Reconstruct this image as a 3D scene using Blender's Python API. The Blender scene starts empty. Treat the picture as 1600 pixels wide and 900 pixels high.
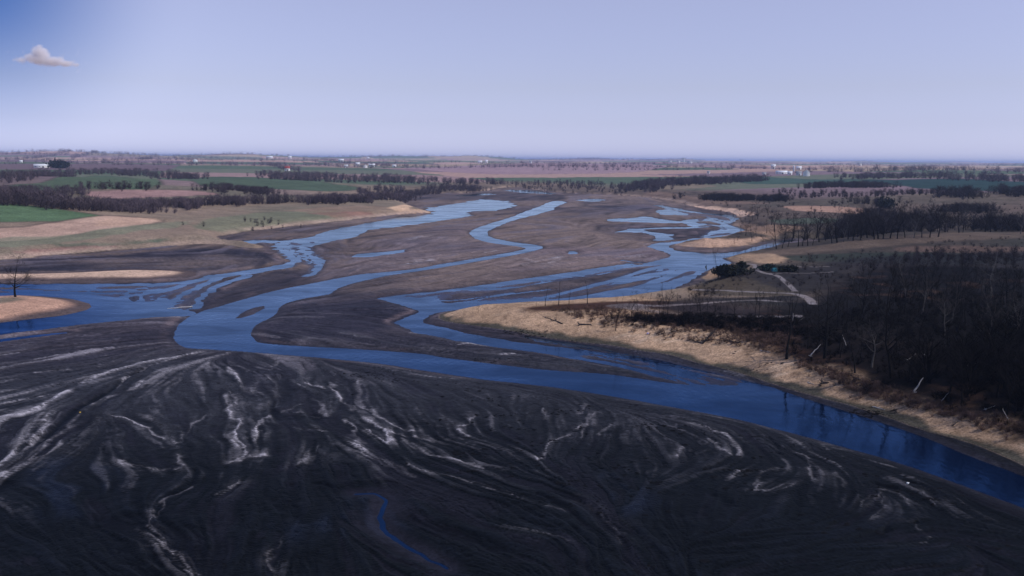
import bpy, math, random, time
import numpy as np
from mathutils import Matrix, Vector
T0 = time.time()
rng = np.random.default_rng(7)
random.seed(7)
R = math.radians
scene = bpy.context.scene
col = scene.collection

# ------------------------------------------------------------------ camera model
H = 50.0
F = 1555.0                      # focal length in pixels of a 1600 x 900 frame
HV = 248.0                      # row of the level horizon in the middle of the frame
PITCH = math.atan((450 - HV) / F)
ROLL = 0.0081
_cp, _sp = math.cos(PITCH), math.sin(PITCH)
_fw = np.array([0, _cp, -_sp]); _r0 = np.array([1., 0, 0]); _u0 = np.array([0, _sp, _cp])
_rt = _r0 * math.cos(ROLL) + _u0 * math.sin(ROLL)
_up = _u0 * math.cos(ROLL) - _r0 * math.sin(ROLL)


def ray(u, v):
    u = np.asarray(u, float); v = np.asarray(v, float)
    return (_fw + ((u - 800) / F)[..., None] * _rt - ((v - 450) / F)[..., None] * _up)


def unproj(pts, z=0.0):
    p = np.asarray(pts, float)
    d = ray(p[..., 0], p[..., 1])
    t = (z - H) / np.minimum(d[..., 2], -1e-4)
    return d[..., :2] * t[..., None]


def proj(P):
    q = P - np.array([0, 0, H])
    zc = q @ _fw
    return 800 + F * (q @ _rt) / zc, 450 - F * (q @ _up) / zc


# ------------------------------------------------------------------ noise
_perm = rng.permutation(4096).astype(np.int64)
_val = rng.random(4096) * 2 - 1


def vnoise(x, y, seed=0):
    x = np.asarray(x, float) + seed * 17.31; y = np.asarray(y, float) - seed * 9.7
    xi = np.floor(x).astype(np.int64); yi = np.floor(y).astype(np.int64)
    fx = x - xi; fy = y - yi
    fx = fx * fx * fx * (fx * (fx * 6 - 15) + 10); fy = fy * fy * fy * (fy * (fy * 6 - 15) + 10)
    h = lambda a, b: _val[_perm[(_perm[a & 4095] + b) & 4095]]
    a = h(xi, yi); b = h(xi + 1, yi); c = h(xi, yi + 1); d = h(xi + 1, yi + 1)
    return (a + (b - a) * fx) * (1 - fy) + (c + (d - c) * fx) * fy


def fbm(x, y, octv=4, seed=0, gain=0.5):
    s = 0; a = 1.0; n = 0
    for k in range(octv):
        s = s + a * vnoise(x * 2 ** k, y * 2 ** k, seed + k); n += a; a *= gain
    return s / n


def ss(a, b, x):
    t = np.clip((x - a) / (b - a), 0, 1)
    return t * t * (3 - 2 * t)


# ------------------------------------------------------------------ polygons
def smooth_poly(p, n=4, closed=True):
    p = np.asarray(p, float)
    N = len(p)
    out = []
    for i in range(N if closed else N - 1):
        if closed:
            a, b, c, d = p[(i - 1) % N], p[i], p[(i + 1) % N], p[(i + 2) % N]
        else:
            a, b, c, d = p[max(i - 1, 0)], p[i], p[i + 1], p[min(i + 2, N - 1)]
        for k in range(n):
            t = k / n
            out.append(0.5 * ((2 * b) + (c - a) * t + (2 * a - 5 * b + 4 * c - d) * t * t + (3 * b - a - 3 * c + d) * t ** 3))
    if not closed:
        out.append(p[-1])
    return np.array(out)


def sdf_poly(X, Y, poly, margin=40.0, far=-1e3):
    """signed distance, positive inside; only worked out within margin of the polygon's box"""
    poly = np.asarray(poly, float)
    out = np.full(X.shape, float(far))
    lo = poly.min(0) - margin; hi = poly.max(0) + margin
    m = (X > lo[0]) & (X < hi[0]) & (Y > lo[1]) & (Y < hi[1])
    if not m.any():
        return out
    x = X[m]; y = Y[m]
    d2 = np.full(x.shape, 1e18); ins = np.zeros(x.shape, bool)
    for i in range(len(poly)):
        ax, ay = poly[i]; bx, by = poly[(i + 1) % len(poly)]
        ex, ey = bx - ax, by - ay
        L = ex * ex + ey * ey + 1e-12
        t = np.clip(((x - ax) * ex + (y - ay) * ey) / L, 0, 1)
        dd = (x - ax - t * ex) ** 2 + (y - ay - t * ey) ** 2
        np.minimum(d2, dd, out=d2)
        if ay != by:
            c = ((ay > y) != (by > y)) & (x < (bx - ax) * (y - ay) / (by - ay) + ax)
            ins ^= c
    d = np.sqrt(d2)
    out[m] = np.where(ins, d, -d)
    return out


def dist_line(X, Y, line, margin, signed=False):
    """distance from a drawn line; signed: negative on its left hand"""
    line = np.asarray(line, float)
    out = np.full(X.shape, 1e3)
    lo = line.min(0) - margin; hi = line.max(0) + margin
    m = (X > lo[0]) & (X < hi[0]) & (Y > lo[1]) & (Y < hi[1])
    if not m.any():
        return out
    x = X[m]; y = Y[m]; d2 = np.full(x.shape, 1e18); sg = np.ones(x.shape)
    for i in range(len(line) - 1):
        ax, ay = line[i]; bx, by = line[i + 1]
        ex, ey = bx - ax, by - ay
        L = ex * ex + ey * ey + 1e-12
        t = np.clip(((x - ax) * ex + (y - ay) * ey) / L, 0, 1)
        dd = (x - ax - t * ex) ** 2 + (y - ay - t * ey) ** 2
        if signed:
            c = dd < d2
            sg[c] = np.where(ex * (y - ay) - ey * (x - ax) > 0, -1, 1)[c]
        np.minimum(d2, dd, out=d2)
    out[m] = np.sqrt(d2) * sg
    return out


# ------------------------------------------------------------------ outlines measured on the valley floor
LAKE = [(-1600, 452), (-500, 424), (0, 408), (60, 402), (130, 396), (200, 391), (270, 386), (330, 383), (370, 386), (400, 390), (412, 387),
        (395, 382), (355, 378), (340, 372), (365, 366), (410, 360), (470, 353), (520, 348), (560, 343), (600, 339), (640, 335), (668, 334),
        (672, 331), (655, 327), (640, 322), (628, 316), (610, 311), (582, 307), (620, 304), (670, 303), (715, 304), (740, 301), (765, 298),
        (785, 294), (805, 293), (830, 296), (865, 300), (900, 303), (950, 305), (1000, 308), (1040, 313), (1070, 319), (1085, 324), (1110, 328),
        (1140, 332), (1152, 338), (1154, 345), (1145, 351), (1160, 356), (1166, 361), (1150, 365), (1130, 371), (1110, 377), (1075, 381),
        (1050, 384), (1100, 388), (1150, 387), (1180, 382), (1210, 376), (1245, 374), (1300, 378), (1270, 384), (1216, 389), (1187, 392),
        (1157, 399), (1135, 404), (1152, 411), (1150, 414), (1130, 417), (1115, 423), (1100, 430), (1098, 440), (1085, 447), (1060, 453),
        (1030, 460), (985, 467), (940, 474), (900, 477), (850, 480), (800, 482), (760, 485), (720, 488), (695, 491), (684, 495), (684, 499),
        (695, 504), (720, 508), (760, 514), (800, 521), (850, 528), (900, 535), (950, 542), (1000, 550), (1050, 559), (1100, 571),
        (1150, 584), (1200, 599), (1250, 614), (1300, 629), (1350, 644), (1400, 661), (1450, 677), (1490, 688), (1550, 711), (1600, 732),
        (1700, 775), (1900, 860), (2300, 1020), (2900, 1350), (-2600, 1350)]
ISL_A = [(-700, 434), (-200, 428), (0, 428), (60, 428), (120, 426), (200, 423), (260, 423), (292, 425), (306, 430), (295, 434), (240, 438), (150, 440), (60, 441), (-200, 444), (-700, 452)]
ISL_B = [(-500, 474), (-100, 466), (0, 463), (40, 462), (90, 465), (130, 470), (144, 477), (135, 484), (100, 492), (60, 497), (0, 505), (-100, 520), (-500, 560)]
MAIN = [(1900, 930), (1700, 838), (1600, 795), (1500, 757), (1400, 722), (1330, 702), (1250, 680), (1150, 655), (1050, 636), (950, 618), (900, 610), (850, 603),
        (750, 592), (650, 577), (590, 568), (500, 559), (400, 551), (330, 546), (290, 543), (274, 533), (272, 522), (277, 510), (290, 498),
        (305, 491), (320, 485), (345, 478), (390, 465), (440, 452), (500, 440), (560, 429), (640, 421), (700, 411), (760, 401), (810, 392),
        (822, 388), (800, 384), (770, 380), (745, 374), (735, 369), (733, 364), (742, 357), (770, 347), (800, 338), (830, 328), (850, 319),
        (866, 314), (878, 314), (884, 317), (870, 323), (855, 330), (830, 338), (800, 346), (775, 355), (762, 363), (768, 370), (790, 376),
        (815, 380), (840, 383), (848, 387), (838, 391), (810, 397), (770, 404), (720, 413), (660, 423), (600, 432), (545, 445), (525, 454),
        (515, 460), (480, 466), (450, 473), (437, 481), (434, 487), (425, 495), (405, 505), (395, 513), (392, 522), (400, 533), (420, 537),
        (470, 541), (550, 545), (650, 552), (700, 560), (780, 570), (850, 578), (950, 585), (1020, 595), (1072, 600), (1130, 590), (1200, 603),
        (1250, 620), (1330, 645), (1400, 668), (1460, 690), (1520, 715), (1600, 745), (1700, 790), (1900, 880)]
SIDE = [(1085, 603), (1040, 592), (1000, 581), (950, 570), (900, 561), (850, 552), (800, 546), (740, 537), (690, 528), (650, 520), (625, 508),
        (620, 504), (632, 497), (648, 491), (655, 486), (640, 480), (600, 470), (588, 466), (640, 461), (700, 455), (800, 440), (850, 433),
        (920, 424), (980, 416), (1010, 411), (1040, 404), (1052, 399), (1040, 393), (1018, 387), (1022, 383), (1050, 379), (1085, 375),
        (1108, 371), (1115, 362), (1120, 358), (1112, 352), (1085, 355), (1078, 351), (1085, 345), (1110, 341), (1098, 338), (1060, 337), (1030, 336), (1025, 331),
        (1042, 327), (1020, 321), (1045, 322), (1070, 328), (1100, 333), (1125, 334), (1148, 337), (1150, 345), (1138, 350), (1150, 356), (1160, 361),
        (1148, 366), (1120, 373), (1080, 378), (1050, 381), (1040, 384), (1052, 391), (1075, 394), (1100, 396), (1150, 394), (1185, 385), (1212, 378), (1232, 376),
        (1190, 390), (1150, 398), (1125, 405), (1140, 411), (1115, 419), (1096, 428), (1090, 438), (1070, 447), (1040, 454), (990, 462), (940, 468), (880, 473), (800, 478),
        (740, 483), (690, 488), (668, 495), (662, 501), (675, 508), (700, 513), (740, 522), (800, 533), (850, 540), (900, 546), (950, 552), (1000, 558), (1060, 570),
        (1100, 580), (1150, 592), (1180, 604), (1130, 606)]
WEST = [(800, 316), (780, 313), (750, 311), (735, 315), (705, 320), (678, 322), (668, 327), (672, 333), (640, 338), (600, 345), (560, 351), (530, 356),
        (505, 366), (480, 372), (450, 376), (436, 383), (433, 390), (446, 401), (456, 408), (438, 414), (400, 421), (350, 428), (325, 431), (312, 436),
        (270, 441), (200, 443), (100, 443), (0, 444), (-300, 447), (-900, 470), (-900, 620), (-300, 560), (0, 523), (50, 517), (100, 511), (150, 505),
        (200, 500), (250, 496), (300, 494), (312, 489), (303, 485), (300, 474), (306, 462), (320, 450), (342, 439), (375, 431), (410, 425), (440, 420),
        (466, 412), (472, 408), (490, 416), (492, 422), (480, 430), (485, 431), (499, 423), (501, 414), (490, 398), (477, 391), (478, 385), (500, 381), (530, 376),
        (552, 369), (560, 362), (590, 356), (620, 352), (660, 347), (700, 342), (725, 338), (722, 334), (742, 330), (780, 327), (803, 321)]
PUDDLES = [[(950, 345), (985, 340), (1010, 338), (1035, 343), (1062, 347), (1040, 349), (1000, 348), (970, 347)],
           [(965, 363), (985, 361), (992, 357), (1080, 354), (1115, 353), (1108, 356.5), (1020, 358.5), (1012, 361), (1040, 366), (1046, 372), (1035, 376), (1022, 375), (1018, 368), (1005, 363), (980, 364)],
           [(555, 402), (566, 397), (600, 394), (640, 388), (624, 395), (582, 401)],
           [(884, 395), (895, 392), (905, 395), (893, 399)],
           [(908, 313), (930, 310.6), (938, 312.5), (925, 315)],
           [(957, 300), (970, 298.5), (977, 301), (965, 303)],
           [(785, 297), (820, 297), (858, 301), (856, 303), (815, 301)],
           [(715, 305), (745, 302.5), (772, 302), (768, 304), (730, 307)],
           [(0, 530), (50, 524), (100, 519.5), (100, 521), (50, 527), (0, 534), (-300, 575), (-300, 568)],
           [(930, 552), (980, 554), (1040, 566), (1000, 562)],
           [(820, 526), (870, 532), (940, 543), (955, 549), (900, 541), (850, 534)],
           [(360, 378), (395, 375), (430, 376), (425, 380), (385, 381)]]
BARS = [[(368, 497), (378, 488), (395, 481), (412, 478), (414, 481), (400, 490), (380, 496)],
        [(800, 452), (850, 443), (900, 436), (950, 428), (990, 421), (1016, 419), (1022, 423), (1008, 429), (970, 437), (930, 445), (890, 452), (840, 459), (790, 463), (760, 462)],
        [(930, 455), (965, 445), (1010, 436), (1050, 427), (1066, 424), (1056, 431), (1020, 441), (985, 449), (945, 457), (880, 466), (860, 466)],
        [(1040, 437), (1062, 429), (1078, 425), (1068, 433), (1040, 442), (1000, 451), (985, 452)],
        [(690, 470), (740, 463), (760, 464), (720, 471), (700, 474)],
        [(458, 398), (472, 403), (483, 409), (488, 417), (478, 411), (462, 405)],
        [(436, 393), (448, 398), (458, 408), (449, 412), (444, 404)],
        [(470, 385), (490, 400), (480, 402), (468, 395)],
        [(200, 465), (215, 462), (218, 470), (205, 474)],
        [(330, 442), (345, 436), (375, 430), (368, 434), (342, 441), (322, 447)],
        [(1100, 347), (1130, 346), (1140, 349), (1122, 352)],
        [(930, 560), (985, 568), (1040, 580), (1062, 590), (1030, 583), (980, 572)],
        [(1090, 586), (1120, 592), (1140, 600), (1110, 594)]]


def za(pts, ox, oy, s):
    return [(ox + x / s, oy + y / s) for x, y in pts]


A_ = lambda *p: za(p, 0, 540, 2.5)
B_ = lambda *p: za(p, 400, 540, 2.5)
C_ = lambda *p: za(p, 800, 540, 2.5)
D_ = lambda *p: za(p, 1200, 600, 3.0)
PALE = [  # (line, half width in m, strength)
    (A_((0, 485), (60, 440), (130, 385), (190, 320), (230, 270)), 1.5, 1.0), (A_((0, 520), (80, 470), (160, 400), (240, 345), (290, 300), (310, 280)), 1.3, 1.0),
    (A_((20, 520), (120, 455), (200, 425), (240, 380)), .7, .6), (A_((0, 300), (60, 290), (150, 265), (200, 230), (280, 190)), 1.4, .8),
    (A_((310, 155), (370, 135), (430, 110), (520, 85), (600, 65), (700, 50), (780, 35)), 1.5, .8), (A_((440, 180), (500, 130), (560, 100), (640, 70), (760, 45)), .9, .6),
    (A_((370, 245), (410, 215), (460, 195), (520, 180), (560, 150)), 1.0, .8), (A_((0, 240), (80, 225), (180, 205)), .9, .7), (A_((0, 195), (90, 185)), .8, .6),
    (A_((0, 155), (60, 140)), 1.2, .7), (A_((130, 115), (280, 100)), .8, .5), (A_((0, 50), (100, 30)), 1.2, .5), (A_((380, 50), (560, 25)), .9, .4), (A_((150, 60), (300, 35)), .9, .4),
    (A_((430, 285), (490, 300), (540, 318), (590, 345), (640, 375)), .6, .8), (A_((700, 390), (715, 360), (745, 325), (800, 285)), .7, .6),
    (A_((470, 465), (540, 485), (620, 492), (700, 485)), .6, .6), (A_((690, 440), (700, 470), (720, 480)), .5, .5),
    (A_((580, 710), (610, 660), (640, 620), (690, 590), (740, 565)), .45, .5), (A_((580, 710), (640, 770), (700, 830), (740, 870), (770, 895)), .7, .9),
    (A_((885, 75), (940, 90), (970, 110)), .9, .8), (A_((890, 90), (930, 140), (970, 180), (985, 195)), 1.4, .9), (A_((1080, 75), (1060, 100), (1000, 90)), 1.0, .5),
    (A_((870, 200), (885, 250), (900, 290), (930, 300)), 1.0, .7), (A_((900, 190), (920, 240)), .8, .5), (A_((950, 310), (930, 350), (940, 390), (970, 430), (950, 455)), .8, .8),
    (A_((1050, 280), (1010, 310), (1000, 345), (1020, 365), (1000, 375)), .8, 1.0), (A_((920, 470), (960, 460), (1040, 440)), .9, .7), (A_((1060, 170), (1080, 200), (1070, 250)), 1., .5),
    (A_((1140, 270), (1230, 285)), .5, .8), (A_((1150, 330), (1230, 340), (1310, 345)), .9, .6), (A_((850, 598), (900, 570), (930, 545)), .6, .6),
    (A_((1220, 215), (1250, 240), (1260, 285)), 1.0, .8), (A_((1060, 830), (1045, 860), (1050, 895)), .5, .9), (A_((1040, 835), (1080, 790), (1120, 760)), .3, .5),
    (B_((290, 150), (300, 195), (340, 230), (380, 265)), 1.3, .9), (B_((390, 150), (400, 190), (395, 240), (430, 260), (480, 290), (530, 320), (600, 345)), 1.1, .95),
    (B_((340, 300), (375, 330), (380, 360), (410, 395), (450, 435), (510, 470), (560, 500), (600, 525)), 1.0, .9), (B_((380, 400), (430, 440), (520, 490)), .6, .7),
    (B_((500, 340), (520, 370), (510, 395), (480, 375)), .9, 1.0), (B_((440, 345), (490, 380)), .8, .8), (B_((420, 300), (470, 330), (560, 360), (620, 365), (690, 385)), 1.1, .8),
    (B_((580, 380), (620, 410), (680, 440), (780, 465), (870, 490)), .8, .8), (B_((600, 480), (700, 515), (800, 535), (940, 575), (1050, 605)), .6, .5),
    (B_((800, 330), (860, 290)), .7, .6), (B_((790, 345), (830, 365)), .7, .6), (B_((980, 715), (1100, 735), (1220, 765)), .4, .5), (B_((1130, 640), (1200, 660)), .4, .5),
    (B_((30, 120), (70, 150), (80, 210)), 1.1, .6), (B_((140, 140), (170, 165)), .8, .7), (B_((150, 250), (180, 235), (100, 270)), .7, .6), (B_((200, 160), (260, 178)), .7, .8),
    (B_((0, 340), (15, 345), (20, 365)), .8, .9), (B_((210, 340), (310, 345)), .8, .8), (B_((180, 470), (235, 410)), 1.2, .5),
    (C_((290, 240), (270, 275)), .9, .9), (C_((300, 285), (290, 315), (255, 330)), .8, 1.), (C_((330, 275), (275, 335), (270, 370)), .6, .9),
    (C_((220, 365), (170, 390), (130, 420), (110, 455)), .8, 1.), (C_((125, 255), (130, 300)), .7, .8), (C_((380, 320), (340, 360)), .6, .6),
    (C_((710, 315), (770, 335), (830, 355)), .7, .9), (C_((765, 375), (800, 410), (850, 435)), .8, .8), (C_((820, 365), (860, 390), (875, 435)), .7, .7), (C_((665, 415), (660, 450)), .6, .8),
    (C_((870, 500), (830, 540)), .8, .7), (C_((945, 580), (1000, 580), (1060, 560)), .7, .7), (C_((950, 570), (965, 515), (1020, 490)), .6, .6), (C_((1100, 430), (1150, 450), (1165, 540)), .6, .5),
    (C_((1060, 580), (1110, 560)), .6, .7), (C_((1270, 510), (1300, 565)), .6, .5), (C_((230, 610), (300, 640), (360, 690), (400, 730), (420, 775)), .6, .7),
    (C_((440, 230), (620, 245)), .7, .4), (D_((420, 580), (480, 550), (530, 510)), .6, .6), (D_((530, 510), (600, 530), (660, 580)), .6, .5), (D_((530, 540), (535, 600), (480, 650)), .4, .5),
    (D_((740, 520), (790, 590)), .5, .5), (D_((560, 770), (640, 765), (740, 755)), .4, .5), (D_((700, 680), (740, 740)), .4, .4),
    ([(700, 525), (725, 527), (760, 530)], .8, .5), ([(690, 541), (720, 541), (758, 542)], .8, .9), ([(785, 557), (800, 557)], .8, 1.0), ([(640, 523), (655, 524)], .7, .8),
    ([(480, 515), (520, 522), (560, 530)], 1.2, .3), ([(640, 414), (665, 409), (685, 408)], 2.5, .8), ([(755, 397), (775, 393)], 2., .7), ([(640, 380), (650, 374), (680, 368)], 3., .4),
    ([(820, 407), (850, 414), (880, 405)], 3.5, .5), ([(820, 416), (828, 414)], 2.5, .9), ([(995, 404), (1015, 400)], 2., .9), ([(820, 350), (850, 352)], 3, .4), ([(0, 521), (80, 511), (200, 501), (300, 495)], 1.5, .35)]
DARKL = [(A_((120, 395), (200, 345), (250, 300), (300, 255), (420, 190), (500, 130), (560, 98)), .6, 1.), (A_((500, 700), (540, 760), (600, 820), (680, 880)), 4.5, .9),
         (A_((0, 580), (15, 550)), 1, .8), (A_((480, 680), (490, 610), (440, 560)), 1.5, .4), (A_((640, 600), (740, 560), (760, 500)), .5, .7),
         (B_((490, 590), (520, 640), (500, 700), (540, 740)), .5, .9), (B_((600, 700), (700, 740), (850, 770), (1000, 800), (1200, 800)), 1.6, .6), (B_((640, 320), (700, 370), (800, 420), (900, 470)), 2.5, .6),
         (B_((1090, 590), (1160, 620), (1220, 640)), .6, .9), (B_((1230, 720), (1300, 780), (1330, 800)), .5, .8), (B_((130, 560), (150, 660), (180, 710)), .8, .6), (B_((250, 550), (330, 570), (420, 580)), .5, .6),
         (B_((60, 270), (120, 290), (220, 290)), 1.2, .6), (B_((80, 130), (110, 180), (80, 240)), 1.0, .6), (B_((1130, 500), (1200, 590), (1330, 680)), 1.0, .6), (B_((900, 330), (960, 400), (1000, 440)), 2.0, .5),
         (C_((600, 480), (640, 520), (720, 600), (650, 680)), 2.0, .5), (C_((900, 380), (905, 440)), .7, .6), (C_((800, 600), (860, 640)), .9, .6), (C_((0, 640), (130, 720), (220, 860)), 1.6, .6),
         (C_((330, 680), (400, 760), (430, 880)), .8, .5), (D_((640, 465), (730, 490), (790, 560)), .4, .8), (D_((540, 700), (580, 665), (690, 665)), .5, .8), (D_((500, 480), (590, 500)), .5, .9), (D_((0, 265), (40, 300), (50, 340)), .4, .7),
         (D_((330, 650), (380, 570)), 2.0, .5), (D_((560, 640), (480, 720)), 1.0, .4), (D_((900, 720), (1000, 820)), 1.5, .4)]
FLOW = [  # lines that only steer the grain of the mud
    [(0, 560), (150, 540), (270, 530)], [(0, 620), (150, 590), (280, 560)], [(100, 900), (60, 820), (0, 780)], [(250, 900), (180, 830), (60, 770)], [(330, 880), (300, 800), (320, 720), (330, 640)],
    [(450, 860), (440, 780), (460, 720)], [(560, 740), (600, 800), (680, 860), (760, 900)], [(640, 730), (760, 760), (900, 800), (960, 860)], [(700, 610), (760, 640), (820, 620), (900, 640), (900, 700), (830, 710), (760, 680), (720, 650)],
    [(950, 640), (1050, 650), (1130, 680), (1150, 720), (1080, 760)], [(1200, 690), (1300, 730), (1400, 780)], [(1100, 860), (1250, 850), (1400, 830), (1600, 850)], [(1000, 820), (1060, 760), (1150, 740)],
    [(1400, 740), (1500, 780), (1600, 830)], [(420, 520), (500, 515), (600, 540), (700, 552)], [(450, 480), (550, 465), (640, 455)], [(440, 500), (540, 498), (620, 510)], [(660, 540), (800, 560), (950, 580)],
    [(500, 470), (600, 445), (800, 415), (1000, 405)], [(520, 400), (640, 400), (740, 390)], [(560, 380), (640, 365), (720, 360)], [(860, 400), (960, 385), (1000, 380)], [(860, 340), (950, 330), (1010, 325)], [(860, 370), (920, 365), (1000, 372)],
    [(0, 420), (200, 410), (400, 405)], [(0, 450), (150, 455), (260, 450), (320, 436)], [(0, 470), (180, 480), (260, 490)], [(250, 485), (270, 460), (330, 440)], [(700, 460), (850, 445), (1000, 420), (1100, 400)], [(750, 475), (900, 460), (1050, 435)],
    [(1040, 380), (1130, 365), (1150, 340), (1060, 325)], [(480, 370), (600, 350), (720, 325)], [(440, 380), (460, 400), (490, 420)], [(700, 515), (900, 545), (1100, 580), (1300, 640), (1500, 710)], [(300, 500), (500, 550), (800, 595), (1200, 670), (1600, 800)], [(330, 490), (600, 425), (830, 390)]]

# ------------------------------------------------------------------ the ground's points: rings about the valley floor, closer together where they look closer
th_f = np.radians(np.linspace(-33.5, 33.5, 1040))
th_c = np.radians(33.5 + (360 - 67.0) * np.linspace(0, 1, 62)[1:-1])
TH = np.concatenate([th_f, th_c]); NF = len(th_f); NT = len(TH)
vs = np.concatenate([np.arange(1.6, 52, 0.27), np.arange(52, 150, 0.55), np.arange(150, 690, 0.95), np.geomspace(690, 1900, 14)])
RR = np.concatenate([np.geomspace(60000, H * F / 1.6 * 1.04, 4), H * F / vs])[::-1].copy()
NR = len(RR)
rr, tt = np.meshgrid(RR, TH, indexing='ij')
X = rr * np.sin(tt); Y = rr * np.cos(tt)
LR = np.log(rr)



def upsample(c, shape):
    """bilinear growth of a grid worked out at every second ring and ray"""
    a = np.empty((shape[0], c.shape[1])); a[::2] = c[:(shape[0] + 1) // 2]
    nxt = np.vstack([c[1:], c[-1:]]); k = shape[0] // 2; a[1::2] = .5 * (c[:k] + nxt[:k])
    b = np.empty(shape); b[:, ::2] = a[:, :(shape[1] + 1) // 2]
    nx = np.hstack([a[:, 1:], a[:, -1:]]); k = shape[1] // 2; b[:, 1::2] = .5 * (a[:, :k] + nx[:, :k])
    return b


lake_w = smooth_poly(unproj(LAKE), 2)
s_lake = upsample(sdf_poly(X[::2, ::2], Y[::2, ::2], lake_w, 2500, -2500), X.shape)          # + inside the drained lake
s_lake = np.where(s_lake < -2400, -2400 - np.maximum(0, rr - 3000), s_lake)
wob = fbm(X / 14, Y / 14, 4, 3) * np.clip(rr / 90, 1.2, 9)
land = -(s_lake + wob * 0.45)                           # distance from the shore, + on land
for isl in (ISL_A, ISL_B):
    si = sdf_poly(X, Y, smooth_poly(unproj(isl), 4), 60) + wob * 0.4
    land = np.where(si > -50, np.maximum(land, si), land)
isl_a = sdf_poly(X, Y, smooth_poly(unproj(ISL_A), 4), 40) > 0
isl_b = sdf_poly(X, Y, smooth_poly(unproj(ISL_B), 4), 40) > 0


# ---- grain of the mud: noise smeared along the flow, in (angle, log distance)
def conf(w):
    return np.arctan2(w[..., 0], w[..., 1]), np.log(np.hypot(w[..., 0], w[..., 1]))


segs = []
for ln, wt in [(l, 1.0) for l, _, _ in PALE] + [(l, .7) for l, _, _ in DARKL] + [(l, 1.3) for l in FLOW]:
    w = smooth_poly(unproj(ln), 4, False)
    a, b = conf(w)
    for i in range(len(a) - 1):
        da, db = a[i + 1] - a[i], b[i + 1] - b[i]
        L = math.hypot(da, db)
        if L > 0:
            segs.append(((a[i] + a[i + 1]) / 2, (b[i] + b[i + 1]) / 2, math.atan2(db, da), L * wt))
segs = np.array(segs)
GA = np.linspace(R(-36), R(36), 190); GB = np.linspace(math.log(70), math.log(1700), 300)
ga, gb = np.meshgrid(GA, GB, indexing='ij')
c2 = np.zeros_like(ga); s2 = np.zeros_like(ga)
for a, b, ph, w in segs:
    k = w / ((ga - a) ** 2 + (gb - b) ** 2 + 0.0006) ** 1.4
    c2 += k * math.cos(2 * ph); s2 += k * math.sin(2 * ph)
phi0 = 0.5 * np.arctan2(s2, c2)
phi0 = phi0 + 0.5 * fbm(ga * 22, gb * 22, 2, 40)
c2 = np.cos(2 * phi0); s2 = np.sin(2 * phi0)


def flow_dir(a, b):
    fa = np.clip((a - GA[0]) / (GA[1] - GA[0]), 0, len(GA) - 1.001); fb = np.clip((b - GB[0]) / (GB[1] - GB[0]), 0, len(GB) - 1.001)
    i = fa.astype(int); j = fb.astype(int); x = fa - i; y = fb - j
    C = (c2[i, j] * (1 - x) + c2[i + 1, j] * x) * (1 - y) + (c2[i, j + 1] * (1 - x) + c2[i + 1, j + 1] * x) * y
    S = (s2[i, j] * (1 - x) + s2[i + 1, j] * x) * (1 - y) + (s2[i, j + 1] * (1 - x) + s2[i + 1, j + 1] * x) * y
    p = 0.5 * np.arctan2(S, C)
    return np.cos(p), np.sin(p)


TEX = rng.random((1024, 1024)).astype(np.float32)
TEX2 = rng.random((1024, 1024)).astype(np.float32)


def tex(t, x, y):
    xi = np.floor(x).astype(np.int64); yi = np.floor(y).astype(np.int64); fx = (x - xi).astype(np.float32); fy = (y - yi).astype(np.float32)
    x0 = xi & 1023; x1 = (xi + 1) & 1023; y0 = yi & 1023; y1 = (yi + 1) & 1023
    return (t[x0, y0] * (1 - fx) + t[x1, y0] * fx) * (1 - fy) + (t[x0, y1] * (1 - fx) + t[x1, y1] * fx) * fy


def smear(cells, step, h, nmax):
    """several grains at once: cells = [(texture, cells per radian, steps)]"""
    m = np.zeros(rr.shape, bool)
    m[:, :NF] = (s_lake[:, :NF] > -25) & (rr[:, :NF] > 95) & (rr[:, :NF] < 1700)
    m = m[::step, ::step]; ba, bb = tt[::step, ::step][m], LR[::step, ::step][m]
    acc = [np.zeros(ba.shape, np.float32) for _ in cells]; cnt = [0] * len(cells)
    for sg in (1, -1):
        a = ba.copy(); b = bb.copy(); px = None
        for st in range(nmax):
            dx, dy = flow_dir(a, b)
            if px is None:
                dx, dy = dx * sg, dy * sg
            else:
                f = np.where(dx * px + dy * py < 0, -1, 1); dx, dy = dx * f, dy * f
            px, py = dx, dy
            for n, (t, c, ns) in enumerate(cells):
                if st < ns:
                    acc[n] += tex(t, a * c, b * c); cnt[n] += 1
            a = a + dx * h; b = b + dy * h
    out = []
    for n in range(len(cells)):
        v = acc[n] / cnt[n]; v = (v - v.mean()) / v.std()
        g = np.zeros(m.shape); g[m] = v; out.append(upsample(g, rr.shape) if step == 2 else g)
    return out


G1, G2 = smear([(TEX, 62, 16), (TEX2, 150, 11)], 2, .0075, 16)
(G3,) = smear([(TEX, 300, 5)], 1, .006, 5)
print('grain', round(time.time() - T0, 1))

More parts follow.
